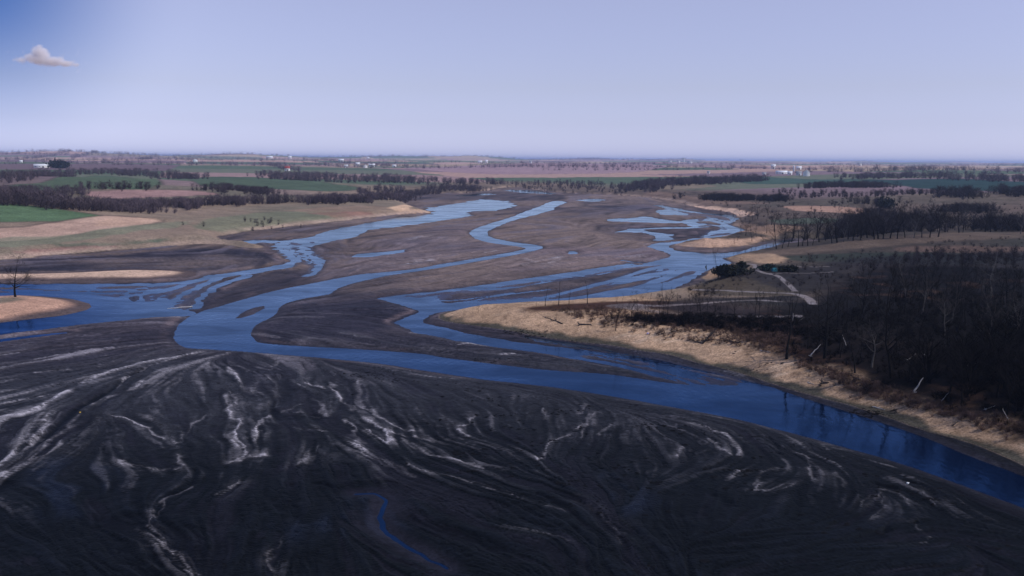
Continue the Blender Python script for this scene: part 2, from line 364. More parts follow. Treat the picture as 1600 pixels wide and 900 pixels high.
# ---- water courses
s_wat = np.full(rr.shape, -1e3)
edge2 = fbm(X / 30, Y / 80, 4, 19, .6) * np.clip((rr / 420) ** 2, 0, 4) * 4.0
edge = fbm(X / 6, Y / 6, 3, 9) * np.clip(rr / 260, .5, 4.5)
for nm, pl, k in [('main', MAIN, .25), ('side', SIDE, 1.0), ('west', WEST, 1.1)] + [('p', p, .8) for p in PUDDLES]:
    s = sdf_poly(X, Y, smooth_poly(unproj(pl), 4), 60)
    s = s + edge * k + edge2 * (k if k > .3 else .3)
    if k > .3:
        far_k = np.clip(rr / 300, .6, 5)
        s = np.where(s > -40, s + G1 * .22 * far_k * k + .1 * far_k, s)
    s_wat = np.maximum(s_wat, s)
STRANDS = [  # thin runs of water threading the wet mud: (line, width in rows of the photograph)
    ([(445, 377), (437, 387), (450, 397), (462, 407), (440, 416), (400, 423), (350, 432), (325, 442), (300, 454), (277, 465), (264, 474), (280, 483)], 3.6), ([(470, 384), (482, 397), (494, 407), (499, 417), (490, 427), (482, 431)], 2.6), ([(452, 388), (470, 402), (486, 411)], 1.8),
    ([(390, 431), (350, 443), (325, 457), (312, 470), (304, 482)], 4.5), ([(330, 434), (300, 441), (268, 450), (238, 455), (180, 452), (100, 455)], 2.4), ([(250, 470), (220, 476), (170, 470), (90, 462), (0, 459)], 2.2), ([(300, 488), (262, 486), (225, 484), (190, 476)], 3.0), ([(280, 440), (180, 447), (60, 447), (0, 450)], 2.0),
    ([(1150, 400), (1090, 408), (1040, 415), (1000, 425), (960, 438), (920, 448), (880, 458), (840, 467), (800, 475), (720, 484)], 4.2), ([(1095, 411), (1062, 425), (1030, 437), (1000, 447), (960, 455), (920, 462), (880, 468)], 4.0), ([(1080, 405), (1030, 412), (990, 410), (974, 407)], 2.4), ([(1075, 420), (1050, 432), (1020, 444), (990, 454)], 3.0),
    ([(985, 413), (930, 421), (860, 431), (780, 443), (700, 454), (620, 463), (595, 467)], 4.0), ([(800, 458), (740, 466), (690, 470), (650, 473)], 2.4), ([(860, 452), (790, 461), (730, 471), (690, 478)], 2.0), ([(840, 475), (760, 476), (690, 480), (650, 478)], 2.4),
    ([(1140, 356), (1120, 346), (1084, 346), (1078, 351), (1092, 355)], 1.6), ([(1150, 347), (1156, 360), (1130, 371), (1085, 377), (1045, 382), (1026, 386), (1050, 394), (1092, 399)], 2.4), ([(1026, 321), (1060, 328), (1100, 334), (1145, 338)], 1.8), ([(1110, 341), (1135, 346), (1150, 352)], 1.6), ([(1240, 376), (1205, 381), (1180, 389), (1140, 398), (1100, 405)], 2.2),
    ([(965, 363), (1000, 357), (1060, 355.5), (1110, 354)], 1.6), ([(880, 548), (930, 556), (985, 567), (1040, 579), (1092, 592)], 2.6), ([(840, 531), (900, 541), (960, 551), (1020, 562), (1080, 577)], 1.8), ([(800, 318), (770, 320), (735, 325), (700, 329), (672, 333)], 3.0), ([(640, 341), (590, 348), (550, 357), (510, 368), (470, 377)], 3.5), ([(800, 300), (840, 302), (862, 304)], 1.2), ([(556, 773), (585, 773), (602, 782), (597, 800), (592, 815), (610, 835), (650, 862), (695, 890)], 1.8)]
s_str = np.full(rr.shape, -1e3)
for ln, wd in STRANDS:
    L_ = smooth_poly(unproj(ln), 4, False)
    d = dist_line(X + edge * .9, Y + edge * 2.2, L_, 60)
    hw = wd * .21 * np.clip(rr, 200, 1200) ** 2 / (H * F)
    s_str = np.maximum(s_str, np.where(d < 900, hw * (1 + .45 * fbm(X / 18, Y / 18, 2, 13)) - d, -1e3))
s_bar = np.full(rr.shape, -1e3)
for p in BARS:
    s = sdf_poly(X, Y, smooth_poly(unproj(p), 4), 40) + edge * .6 + edge2 * .6 + G1 * .3 * np.clip(rr / 300, .6, 5) * (1 if p is not BARS[0] else 0)
    s_bar = np.maximum(s_bar, s)
s_wat = np.where(s_bar > -30, np.minimum(s_wat, -s_bar), s_wat)
# shallow streaky reaches: mud ribs lie just under or over the water
SHAL = [[(-300, 448), (0, 446), (150, 446), (260, 444), (325, 436), (345, 440), (310, 462), (300, 484), (240, 482), (190, 470), (120, 462), (0, 460), (-300, 466)],
        [(600, 464), (700, 455), (850, 436), (1010, 414), (1080, 412), (1090, 430), (1000, 458), (860, 470), (740, 478), (690, 470)],
        [(440, 378), (500, 372), (500, 430), (470, 430), (430, 392)], [(1040, 325), (1120, 335), (1150, 345), (1160, 365), (1100, 376), (1080, 340)], [(880, 548), (1000, 556), (1160, 590), (1150, 605), (1060, 600), (940, 568)]]
s_sh = np.full(rr.shape, -1e3)
for p in SHAL:
    s_sh = np.maximum(s_sh, sdf_poly(X, Y, smooth_poly(unproj(p), 4), 40))
s_wat = np.maximum(s_wat, s_str)
shal = ss(-4, 6, s_sh)
SHAL_LEVEL = .012
rib = shal * ss(.35, 1.0, G1 + .45 * G2 + .5 * fbm(X / 25, Y / 25, 2, 60))
wat = s_wat - 1e3 * 0
# ---- heights
Z = np.zeros(rr.shape)
bank_h = 0.55 + 0.25 * fbm(X / 40, Y / 40, 3, 11)
zbed = np.where(s_wat > 0, -0.08 - 0.5 * ss(0, 8, s_wat), bank_h * ss(0, 5, -s_wat) ** 0.8 + 0.03)
low = fbm(X / 30, Y / 30, 3, 60)
zsh = .10 * (.6 * G1 + .7 * G2 + .35 * G3 + 1.4 * low) + SHAL_LEVEL
deepen = ss(6, 14, s_wat - 6 * (rr > 420)) * .04
zbed = zbed * (1 - shal) + np.where(s_wat > 0, zsh - deepen, np.maximum(zbed * .6, zsh * .6 + .03)) * shal
zbed = np.where(s_str > -.3, np.minimum(zbed, -.04 - .25 * ss(0, 5, s_str) + .12 * ss(0, -.3, s_str)), zbed)
zbed = zbed + np.where(s_wat < -1, (G1 * .05 + G2 * .02) * np.clip(rr / 400, .6, 2) * ss(1, 5, -s_wat), 0)
lw = np.maximum(land, 0)
zl = 0.5 + 1.9 * ss(0, 9, lw) + 1.6 * ss(7, 16, lw) + 24 * (1 - np.exp(-lw / 620)) + 1.2 * fbm(X / 60, Y / 60, 4, 21) * ss(5, 40, lw)
isl_near = sdf_poly(X, Y, smooth_poly(unproj(ISL_A), 4), 40) > -20
isl_near |= sdf_poly(X, Y, smooth_poly(unproj(ISL_B), 4), 40) > -20
zl = np.where(isl_near, 0.35 + 0.9 * ss(0, 12, lw), zl)
roll_amp = np.interp(rr, [700, 1500, 4000, 12000, 22000, 40000], [0, 5, 13, 19, 20, 6])
zl = zl + roll_amp * fbm(X / 700, Y / 900, 4, 31) * ss(80, 700, lw)
zl = zl + np.interp(rr, [4000, 9000, 17000, 24000, 45000, 60000], [0, 4, 9, 11, 6, 0])


def bump(u, v, z0, h, sx, sy, rot=0):
    global zl
    c = unproj([(u, v)], z0)[0]
    dx = X - c[0]; dy = Y - c[1]; ca, sa = math.cos(rot), math.sin(rot)
    a = (dx * ca + dy * sa) / sx; b = (-dx * sa + dy * ca) / sy
    zl = zl + h * np.exp(-(a * a + b * b)) * ss(0, 60, lw)


bump(-60, 340, 8, 7, 150, 70)          # the green field's rise
bump(235, 300, 14, 9, 130, 70)         # the pale ploughed field
bump(150, 286, 16, 9, 190, 110)        # the green hill behind it
bump(440, 283, 16, 7, 170, 100)
bump(1420, 372, 8, 5, 90, 45)          # the dry rise on the wooded side
bump(1560, 315, 10, 6, 190, 90)
bump(1250, 300, 10, 4, 150, 80)
RIDGES = [(1225, 252, 24, 26, 420, 800), (920, 251.5, 24, 22, 700, 900), (1480, 254.5, 24, 20, 1100, 900), (620, 250, 24, 18, 900, 900), (380, 249, 24, 22, 800, 900), (110, 248, 24, 20, 900, 900), (1340, 254, 24, 15, 500, 700), (760, 251, 24, 12, 500, 700), (1060, 252, 24, 14, 600, 700)]
RIDGES = [(u, v + 1.0, z0, h_ + 14, sx * .8, sy * .8) for u, v, z0, h_, sx, sy in RIDGES]
for rg in RIDGES: bump(*rg)
land_m = land > 0
Z = np.where(land_m, np.maximum(zl, 0.45), zbed)
mix_e = ss(-3, 3, land)
Z = np.where(np.abs(land) < 3, zbed * (1 - mix_e) + np.maximum(zl, .3) * mix_e, Z)
Z[rr > 50000] = -5
print('heights', round(time.time() - T0, 1))

# ---- finding the ground under a pixel
_profile_max = None


def hit(u, v):
    """world point on the ground seen at pixel (u, v)"""
    d = ray(float(u), float(v)); th = math.atan2(d[0], d[1]); hor = math.hypot(d[0], d[1])
    k = np.clip((th - TH[0]) / (th_f[1] - th_f[0]), 0, NF - 1.001); i = int(k); f = k - i
    prof = Z[:, i] * (1 - f) + Z[:, i + 1] * f
    line = H + d[2] / hor * RR
    below = np.nonzero((line <= prof) & (RR > 80))[0]
    if len(below) == 0:
        j = NR - 6
    else:
        j = below[0]
    j = max(j, 1)
    g0 = line[j - 1] - prof[j - 1]; g1 = line[j] - prof[j]
    t = 0 if g0 == g1 else min(max(g0 / (g0 - g1), 0), 1)
    r = RR[j - 1] + (RR[j] - RR[j - 1]) * t
    return np.array([r * math.sin(th), r * math.cos(th), prof[j - 1] + (prof[j] - prof[j - 1]) * t])


def ground(x, y):
    r = math.hypot(x, y); th = math.atan2(x, y)
    k = min(max((th - TH[0]) / (th_f[1] - th_f[0]), 0), NF - 1.001); i = int(k); f = k - i
    j = min(max(int(np.searchsorted(RR, r)), 1), NR - 1)
    t = (r - RR[j - 1]) / (RR[j] - RR[j - 1])
    a = Z[j - 1, i] * (1 - f) + Z[j - 1, i + 1] * f; b = Z[j, i] * (1 - f) + Z[j, i + 1] * f
    return a + (b - a) * t


def hits(pts):
    return np.array([hit(u, v) for u, v in pts])


# ------------------------------------------------------------------ colours of the soil, crops and sand
EXPO = 0.95      # picture value of a fully lit white surface, roughly


def px(r, g, b, k=1.0):
    c = np.array([r, g, b]) / 255.0
    lin = np.where(c <= .04045, c / 12.92, ((c + .055) / 1.055) ** 2.4)
    return np.clip(lin / EXPO * k, 0.0025, 0.85)


COLR = np.zeros(rr.shape + (3,)); ROUGH = np.full(rr.shape, .9)
n1 = fbm(X / 30, Y / 30, 4, 51); n2 = fbm(X / 7, Y / 7, 3, 55); n3 = fbm(X / 150, Y / 150, 4, 58)


def lay(mask, c):
    global COLR
    m = np.clip(mask, 0, 1)[..., None]
    COLR = COLR * (1 - m) + np.asarray(c) * m


def P(pts, z=None, n=4):
    return smooth_poly(hits(pts)[:, :2], n)


def zone(pts, soft=3.0, noise=1.0, n=4, margin=60):
    s = sdf_poly(X, Y, P(pts, n=n), margin)
    return ss(-soft, soft, s + n2 * soft * noise + n1 * soft * noise)


# mud
wet = ss(330, 150, rr)  # nearness ramp for the painted mud darkening, unused
mud_far = px(107, 91, 84); mud_dark = px(46, 44, 56); mud_near = px(48, 48, 54); mud_wet_vignette = px(13, 16, 20)
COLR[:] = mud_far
lay(ss(520, 330, rr), px(66, 60, 67)); lay(ss(300, 230, rr), mud_near); lay(ss(235, 150, rr), mud_wet_vignette)  # nearest mud: wet tone plus vignette darkening painted into its colour
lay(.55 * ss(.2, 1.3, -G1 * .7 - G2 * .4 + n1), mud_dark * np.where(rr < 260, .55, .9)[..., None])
for p, k in [([(410, 505), (440, 482), (520, 472), (600, 470), (650, 490), (620, 512), (560, 520), (470, 530), (400, 530)], .8), ([(-200, 412), (100, 402), (250, 392), (340, 388), (420, 396), (420, 412), (300, 424), (100, 424), (-200, 426)], .9),
             ([(760, 462), (900, 430), (1020, 418), (1060, 430), (960, 450), (840, 466)], .9), ([(940, 312), (1040, 316), (1020, 326), (960, 326), (900, 320)], .8), ([(700, 510), (900, 536), (1100, 574), (1300, 640), (1320, 650), (1100, 582), (900, 548), (700, 514)], .6),
             ([(330, 450), (420, 425), (480, 420), (480, 440), (340, 475), (310, 480)], .5), ([(930, 350), (1110, 358), (1110, 368), (1040, 378), (960, 372)], .6)]:
    lay(k * zone(p, 5), mud_dark * .85)
for p, k, c in [([(500, 430), (560, 395), (640, 370), (730, 372), (800, 390), (720, 408), (600, 425)], .55, px(108, 97, 105)), ([(820, 395), (870, 385), (1000, 390), (1030, 402), (900, 418), (820, 425), (770, 415)], .6, px(112, 98, 106)),
                ([(620, 460), (840, 418), (1000, 404), (990, 412), (840, 428), (640, 458)], .5, px(88, 74, 76)), ([(560, 380), (700, 350), (740, 345), (720, 370), (600, 385)], .4, px(100, 90, 100))]:
    lay(k * zone(p, 8), c)
midm = ss(300, 400, rr)
lay(.6 * midm * ss(.0, .5, n3 + .25 * n1), px(130, 112, 104)); lay(.6 * midm * ss(-.05, -.45, n3 + .3 * n1), px(54, 50, 60))
lay(.5 * ss(.9, 2.3, G1 + .5 * G2 + .6 * n1) * ss(180, 300, rr), px(106, 98, 108))
streak = np.zeros(rr.shape); dark = np.zeros(rr.shape)
XW = X + .8 * fbm(X / 4, Y / 4, 4, 91, .6) + .15 * G2; YW = Y + 1.3 * fbm(X / 4, Y / 4, 4, 95, .6) + .25 * G3
brk = .72 + .3 * G2 + .25 * G1 + .16 * G3
shade_side = np.zeros(rr.shape)
for n_, (ln, w, k) in enumerate(PALE):
    if ln[0][0] > 780 and ln[0][1] > 590: k = k * .62
    L = smooth_poly(unproj(ln), 5, False)
    d = dist_line(XW, YW, L, w * 6 + 4, True)
    if n_ % 3 == 1: d = np.where(d < 900, -d, d)
    near = np.abs(d) < w * 6 + 4
    if not near.any():
        continue
    ww = w * (1 + .6 * vnoise(X[near] / 3.0, Y[near] / 3.0, 71))
    dd = d[near] + (G2[near] * .35 + G3[near] * .3) * w * .6
    ridge = np.where(dd > 0, np.exp(-(dd / (ww * .26)) ** 2), np.exp(-(dd / (ww * .62)) ** 2)) * np.clip(.85 + .3 * G3[near], .2, 1.4)
    halo = np.where(dd > 0, .16, .55) * np.exp(-np.abs(dd) / (ww * 1.5)) * ss(-.7, 1.2, G2[near] + .7 * G3[near])
    streak[near] = np.maximum(streak[near], k * np.maximum(ridge, halo) * np.clip(brk[near], .15, 1.2))
    shade_side[near] = np.maximum(shade_side[near], k * np.exp(-((dd - ww * .75) / (ww * .4)) ** 2))
for ln, w, k in DARKL:
    L = smooth_poly(unproj(ln), 5, False)
    d = dist_line(X, Y, L, w * 3 + 4)
    near = d < w * 3 + 4
    if near.any():
        dd = d[near] + (G1[near] * .5 + G2[near] * .4 + n2[near]) * w * .6
        dark[near] = np.maximum(dark[near], k * np.exp(-np.maximum(dd, 0) ** 2 / (w * 1.1) ** 2))
# fainter streaks of silt that nobody could trace, over the part of the flat where they show
fz = ss(138, 175, rr) * ss(275, 225, rr)
fz2 = np.clip(.5 + .9 * fbm(X / 26, Y / 26, 3, 77), 0, 1)
streak = np.maximum(streak, .36 * fz * fz2 * ss(.9, 2.5, G1 * .35 + G2 * .8 + .7 * G3) * (1 - .75 * zone([(900, 620), (1000, 625), (1150, 660), (1160, 730), (1000, 740), (880, 700)], 5)))
leftz = ss(-40, -75, X) * ss(172, 205, rr) * ss(330, 280, rr)
streak = np.maximum(streak, .45 * leftz * ss(.6, 2.1, G1 * .8 + .6 * G2 + .3 * G3))
COLR *= np.clip(1 + .16 * G3 + .12 * G2 + .10 * n2, .45, 1.6)[..., None]
lay(np.clip(dark, 0, 1) * .9, px(9, 11, 16)); lay(.6 * shade_side, px(17, 19, 26))
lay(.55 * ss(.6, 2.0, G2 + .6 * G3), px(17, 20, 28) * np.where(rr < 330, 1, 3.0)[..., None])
lay(.5 * ss(.35, .8, n2) * ss(.0, .6, n1) * ss(330, 250, rr), px(15, 17, 24))      # clods and soft black hollows
lay(.45 * ss(420, 520, rr) * ss(.6, 2.0, .7 * G2 + .6 * G3 + n1), px(122, 112, 120))
rim = ss(-.8, -1.6, s_wat / np.clip(rr / 260, .7, 4)) * ss(-4.5, -2.2, s_wat / np.clip(rr / 260, .7, 4)) * (shal < .3) * ss(190, 215, rr)
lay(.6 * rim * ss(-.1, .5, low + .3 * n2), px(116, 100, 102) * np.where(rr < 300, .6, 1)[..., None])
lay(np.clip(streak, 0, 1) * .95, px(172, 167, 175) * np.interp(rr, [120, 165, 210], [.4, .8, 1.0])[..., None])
thin = np.exp(-(G2 / .13) ** 2) * ss(-.1, .5, n1 + .4 * n2 + .25) + .6 * np.exp(-((G1 - .6) / .07) ** 2)
thin = np.clip(thin, 0, 1) * ss(420, 320, rr)
lay(.6 * thin, px(14, 16, 22))
lay(.3 * np.exp(-((G2 - .45) / .12) ** 2) * ss(420, 300, rr) * ss(150, 185, rr) * ss(-.2, .5, n1), px(110, 106, 116))
ROUGH = np.where(land > 0, .95, .62 + .25 * ss(.1, .6, streak))
wetpatch = np.zeros(rr.shape)
for p in [[(560, 775), (600, 772), (608, 800), (600, 825), (650, 862), (700, 880), (640, 875), (590, 840), (575, 810)], [(200, 770), (240, 760), (260, 800), (210, 820)], [(440, 820), (475, 822), (470, 845), (445, 840)], [(900, 740), (990, 750), (1010, 790), (930, 790)], [(1150, 790), (1200, 795), (1190, 815)], [(60, 720), (200, 740), (150, 800), (40, 790)], [(500, 815), (580, 812), (600, 840), (520, 840)]]:
    wetpatch = np.maximum(wetpatch, zone(p, 3))
wetpatch = .6 * wetpatch * ss(-.6, 1.4, G1 + .6 * G2)
ROUGH = ROUGH * (1 - .5 * wetpatch)
lay(.5 * wetpatch, px(19, 27, 48))
wedge = ss(3.0, .3, np.abs(s_wat)) * (land < 0)
ROUGH = np.where((shal > .3) & (land < 0) & (Z < .12), .42, ROUGH)
lay(.8 * shal * (s_wat > -3) * ss(.16, .02, Z), px(50, 56, 84))
lay(.55 * wedge, mud_dark * .8)                          # the wet rim of the channels
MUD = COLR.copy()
relief = (.16 * np.clip(streak, 0, 1) - .45 * np.clip(dark, 0, 1) - .12 * thin + .07 * G2 + .03 * G3) * (land < -1) * ss(-1.5, -4, s_wat) * np.clip(rr / 220, .8, 2.2) * ss(1000, 500, rr)
Z = np.where((land < -1) & (s_wat < -1.5), np.maximum(Z + relief, .10), Z)

# land: dry grass, sand, brush floor
LANDC = np.zeros_like(COLR)
COLR = LANDC
right_side = ss(60, 240, X + .25 * (rr - 300))
COLR[:] = px(136, 118, 104)
lay(ss(-.3, .5, n3) * .7, px(96, 98, 84)); lay(ss(.0, .7, n1) * .5, px(140, 122, 104)); lay(ss(.2, .8, n2) * .35, px(86, 80, 70))
lay(right_side * ss(2200, 1300, rr) * .75, px(84, 72, 68)); lay(right_side * ss(1000, 600, rr) * .85, px(60, 56, 53)); lay(right_side * ss(.1, .5, n1) * .45 * ss(1300, 700, rr), px(84, 72, 64)); lay(right_side * ss(.1, .5, n2 + .4 * n1) * .5 * ss(2200, 1500, rr), px(42, 38, 40)); lay(right_side * ss(.1, .6, n3) * .5 * ss(1300, 700, rr), px(46, 56, 50))  # brown meadow tones, with vignette darkening painted in on this side
# patchwork of the far country
ang = .32
fx = (X * math.cos(ang) + Y * math.sin(ang)) + 60 * vnoise(X / 900, Y / 900, 80); fy = (-X * math.sin(ang) + Y * math.cos(ang)) + 60 * vnoise(X / 900, Y / 900, 81)
cell = (np.floor(fx / 520).astype(np.int64) * 7919 + np.floor(fy / 340 + .37 * np.floor(fx / 520)).astype(np.int64) * 104729) & 4095
hv = _val[_perm[cell]]
pal = [px(150, 124, 122), px(168, 138, 128), px(126, 106, 112), px(104, 108, 92), px(84, 98, 80), px(132, 118, 104), px(160, 140, 120), px(110, 92, 98)]
far_m = ss(900, 1500, rr) * ss(60, 160, lw)
for i, c in enumerate(pal):
    lo = -1 + 2 * i / len(pal)
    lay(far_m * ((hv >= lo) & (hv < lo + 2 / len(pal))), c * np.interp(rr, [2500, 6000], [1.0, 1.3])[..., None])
LANDC = COLR

FIELDS = [  # (name, outline in the photograph, colour, category, label)
    ('green_field', [(-160, 318), (0, 318), (60, 323), (120, 331), (163, 338), (150, 343), (80, 346), (0, 347), (-160, 349)], px(88, 110, 82), 'bright green sown field on the rise beside the tan meadow'),
    ('ploughed_field', [(135, 301), (160, 298), (230, 296.5), (300, 298), (345, 304), (300, 306), (230, 309), (170, 310), (140, 307)], px(150, 120, 116), 'pinkish tan ploughed field on a low crest between bare woods'),
    ('pasture', [(20, 289), (80, 281), (140, 275), (200, 277), (250, 283), (240, 292), (160, 295), (60, 298), (20, 297)], px(82, 96, 76), 'dull green pasture on a hill behind the ploughed field'),
    ('pasture', [(300, 279), (350, 276), (430, 279), (500, 284), (560, 293), (520, 299), (440, 296), (360, 294), (310, 288)], px(78, 92, 74), 'dull green pasture sloping down to the purple wood'),
    ('stubble_field', [(-160, 358), (0, 356), (60, 351), (150, 338), (190, 338), (240, 343), (248, 347), (200, 355), (120, 366), (0, 378), (-160, 382)], px(178, 148, 132), 'wide pale tan stubble field above the drained lake'),
    ('pasture', [(1330, 281), (1400, 281), (1500, 279), (1600, 284), (1720, 287), (1720, 302), (1560, 299), (1470, 297), (1400, 290)], px(42, 64, 62), 'dark teal green field beyond the woods of the far slope'),
    ('pasture', [(1150, 276), (1260, 280), (1340, 280), (1330, 287), (1260, 287), (1160, 286)], px(66, 88, 78), 'green field right below the white farm buildings'),
    ('ploughed_field', [(640, 262), (800, 256), (960, 255), (1040, 258), (1000, 268), (860, 272), (700, 269)], px(152, 126, 132), 'broad pinkish ploughed field in the hazy distance'),
]
ZID = np.zeros(rr.shape, int)     # 0 = open ground
field_info = {}
fid = 10
for nm, pts, c, lab in FIELDS:
    s = sdf_poly(X, Y, P(pts), 80)
    m = ss(-3, 3, s) * (land > 4)
    rows = .5 + .5 * np.sin((X * .8 + Y * .3) / 2.4)
    tone = 1 + .16 * n1 + .12 * n3 + .08 * n2
    lay(m, c * tone[..., None])
    lay(.45 * ss(3.5, 1.5, np.abs(s + 1)) * (land > 4) * (s > -50), px(64, 58, 54))
    ZID = np.where(m > .5, fid, ZID); field_info[fid] = (nm, lab); fid += 1
ROADS = [([(955, 478), (980, 475), (1020, 478), (1060, 476), (1120, 472), (1180, 469), (1215, 471)], 1.5), ([(975, 480), (1010, 485), (1060, 491), (1120, 494), (1200, 495), (1245, 494)], 1.7), ([(1085, 453), (1110, 453), (1150, 455), (1200, 457), (1240, 459), (1262, 466), (1270, 475)], 1.5),
         ([(1165, 412), (1180, 414), (1182, 421), (1196, 427), (1215, 431), (1230, 443), (1242, 455)], 1.0), ([(1196, 427), (1240, 427), (1300, 425)], .8), ([(1200, 418), (1260, 417), (1300, 416)], .8)]
road_m = np.zeros(rr.shape)
for ln, w in ROADS:
    L = smooth_poly(hits(ln)[:, :2], 5, False)
    d = dist_line(X, Y, L, 15)
    road_m = np.maximum(road_m, ss(w * 1.25, w * .8, d + n2 * .4))
fork = zone([(952, 480), (985, 474), (1010, 478), (1015, 485), (985, 483)], 1.0, .4)
road_m = np.maximum(road_m, fork) * (land > 2)
SPOTS = [([(0, 372), (120, 366), (230, 350), (300, 345), (270, 356), (160, 370), (0, 386)], .7, px(118, 122, 102)), ([(100, 382), (200, 378), (260, 374), (200, 383), (110, 386)], .8, px(70, 88, 74)), ([(30, 392), (110, 386), (190, 384), (110, 391), (30, 396)], .7, px(132, 92, 88)),
         ([(170, 340), (230, 341), (245, 346), (200, 352), (150, 352)], .6, px(196, 162, 140)), ([(300, 352), (400, 332), (520, 330), (540, 340), (440, 350), (340, 362)], .8, px(112, 114, 94)), ([(420, 330), (560, 322), (640, 325), (660, 333), (560, 338), (450, 330)], .6, px(142, 118, 102)),
         ([(480, 333), (570, 331), (575, 336), (520, 339)], .5, px(140, 96, 88)), ([(610, 323), (645, 323), (640, 328), (612, 327)], .9, px(214, 178, 148)), ([(575, 307), (615, 305), (660, 303), (715, 304), (700, 306), (650, 306.5), (610, 311)], .95, px(222, 190, 160)), ([(620, 334), (672, 331), (672, 336), (630, 338)], .8, px(196, 160, 132)),
         ([(1062, 318), (1110, 322), (1150, 328), (1180, 335), (1160, 338), (1100, 330)], .95, px(226, 188, 164)), ([(1020, 298), (1060, 304), (1180, 316), (1240, 318), (1100, 322), (1010, 310)], .6, px(134, 110, 98)), ([(1230, 322), (1330, 324), (1355, 334), (1300, 332), (1240, 328)], .8, px(176, 140, 122)), ([(1040, 286), (1120, 290), (1060, 296), (1030, 294)], .6, px(140, 118, 104)),
         ([(1060, 384), (1130, 374), (1180, 370), (1215, 367), (1200, 374), (1150, 385), (1090, 388)], .85, px(186, 152, 130)), ([(1190, 366), (1260, 362), (1290, 370), (1210, 374)], .6, px(100, 90, 78)), ([(1140, 350), (1180, 352), (1240, 353), (1250, 358), (1180, 364), (1150, 364)], .7, px(150, 122, 104)), ([(1200, 345), (1260, 341), (1330, 344), (1250, 350)], .6, px(76, 92, 78)),
         ([(1200, 392), (1300, 380), (1380, 370), (1450, 366), (1600, 362), (1600, 372), (1420, 382), (1300, 392), (1220, 398)], .6, px(108, 92, 82)), ([(1400, 386), (1500, 384), (1600, 386), (1600, 394), (1420, 394)], .7, px(104, 84, 76)), ([(1230, 400), (1400, 394), (1600, 398), (1600, 412), (1380, 412), (1240, 408)], .7, px(42, 54, 48)),
         ([(1135, 404), (1165, 396), (1210, 398), (1228, 408), (1190, 411), (1150, 409)], .95, px(170, 141, 116)), ([(1098, 432), (1110, 424), (1135, 417), (1150, 414), (1135, 424), (1115, 434)], .85, px(176, 138, 102)), ([(1085, 452), (1110, 438), (1160, 440), (1150, 452), (1100, 458)], .7, px(108, 86, 66)), ([(1100, 440), (1160, 424), (1240, 420), (1320, 425), (1290, 450), (1240, 462), (1100, 458)], .75, px(52, 50, 44)), ([(1180, 414), (1300, 408), (1330, 424), (1200, 428)], .6, px(62, 58, 54)),
         ([(1000, 470), (1230, 462), (1240, 470), (1000, 477)], .8, px(30, 34, 34)), ([(1030, 480), (1130, 474), (1240, 472), (1260, 484), (1240, 492), (1100, 492)], .8, px(58, 64, 56)),
         ([(1350, 470), (1560, 466), (1580, 474), (1350, 476)], .6, px(84, 82, 84))]
for p, k, c in SPOTS:
    lay(k * zone(p, 3.0, 1.0) * (land > -1), c)
beach = ss(.3, 1.5, land) * ss(10, 4, land + 3 * n1) * ss(400, 470, rr)
lay(.8 * beach * ss(-.35, .25, n3 + .6 * n1), px(170, 146, 132))
# sand strip along the wooded bank and the two tan islands
front = unproj([(684, 488), (1000, 500), (1200, 560), (1600, 690), (2200, 900)])
bankzone = ss(0, 20, sdf_poly(X, Y, unproj([(640, 470), (800, 470), (900, 478), (1050, 500), (1180, 520), (1300, 560), (1500, 640), (2300, 900), (2600, 1300), (640, 900)]), 60) + 20)
sand_c = px(168, 139, 114)
brush_c = px(66, 46, 38)
sand_m = bankzone * ss(1.5, 4.0, land + n2 * 2.2) * (land > 0)
lay(bankzone * (land > 0), px(74, 70, 62))               # olive grey fringe of last year's weeds
lay(sand_m, sand_c * (1 + .26 * n2 + .2 * n1)[..., None])
lay(.55 * sand_m * ss(.3, .7, fbm(X / 3.2, Y / 5, 3, 83)), px(96, 78, 64)); lay(.45 * sand_m * ss(.25, .6, fbm(X / 9, Y / 4, 3, 84)), px(196, 172, 150))
brush_line = ss(10.5, 15, land + 4 * n1 + 1.5 * n2)
brush_line = brush_line * zone([(835, 486), (1000, 483), (1100, 496), (1200, 540), (1300, 600), (1450, 650), (1600, 700), (2300, 960), (2300, 600), (1300, 470), (1000, 470), (850, 477)], 3, .6)
lay(bankzone * brush_line, brush_c * (1 + .5 * n2)[..., None])
lay(.8 * zone([(1175, 428), (1260, 416), (1400, 398), (1700, 402), (1800, 560), (1300, 510), (1180, 500), (1030, 496), (1030, 470), (1100, 462), (1240, 462)], 6, 1.0) * (1 - road_m), px(40, 38, 42) * (1 + .5 * n2 + .3 * n1)[..., None])  # vignette darkening painted over the meadow and spit
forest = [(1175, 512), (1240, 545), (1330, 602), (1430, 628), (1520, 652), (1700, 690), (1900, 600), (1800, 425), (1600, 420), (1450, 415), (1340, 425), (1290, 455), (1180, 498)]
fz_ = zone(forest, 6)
lay(fz_ * .94, px(16, 15, 17)); lay(fz_ * ss(.0, .5, n2) * ss(-.1, .4, n1) * .8, px(72, 54, 45))  # wood floor blackened by painted-in vignette shade, with brown patches
for p, isl in ((ISL_A, isl_a), (ISL_B, isl_b)):
    s = sdf_poly(X, Y, smooth_poly(unproj(p), 4), 40)
    lay((s > -12) * 1.0, px(86, 74, 74)); lay(ss(3, 9, s + 4 * n1), px(198, 167, 146) if p is ISL_A else px(190, 150, 128))
lay(.85 * zone([(-100, 470), (10, 464), (40, 466), (0, 474), (-100, 484)], 3), px(100, 96, 84))
road_ = road_m * np.clip(.72 + .5 * n2 + .3 * n1, .25, 1)
lay(road_ * .95, px(136, 128, 131))
LANDC = COLR
lm = ss(-.6, .6, land)[..., None]
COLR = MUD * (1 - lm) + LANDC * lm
ROUGH = np.where(land > 0, .95, ROUGH)
ZID = np.where(land <= 0, 1, ZID)
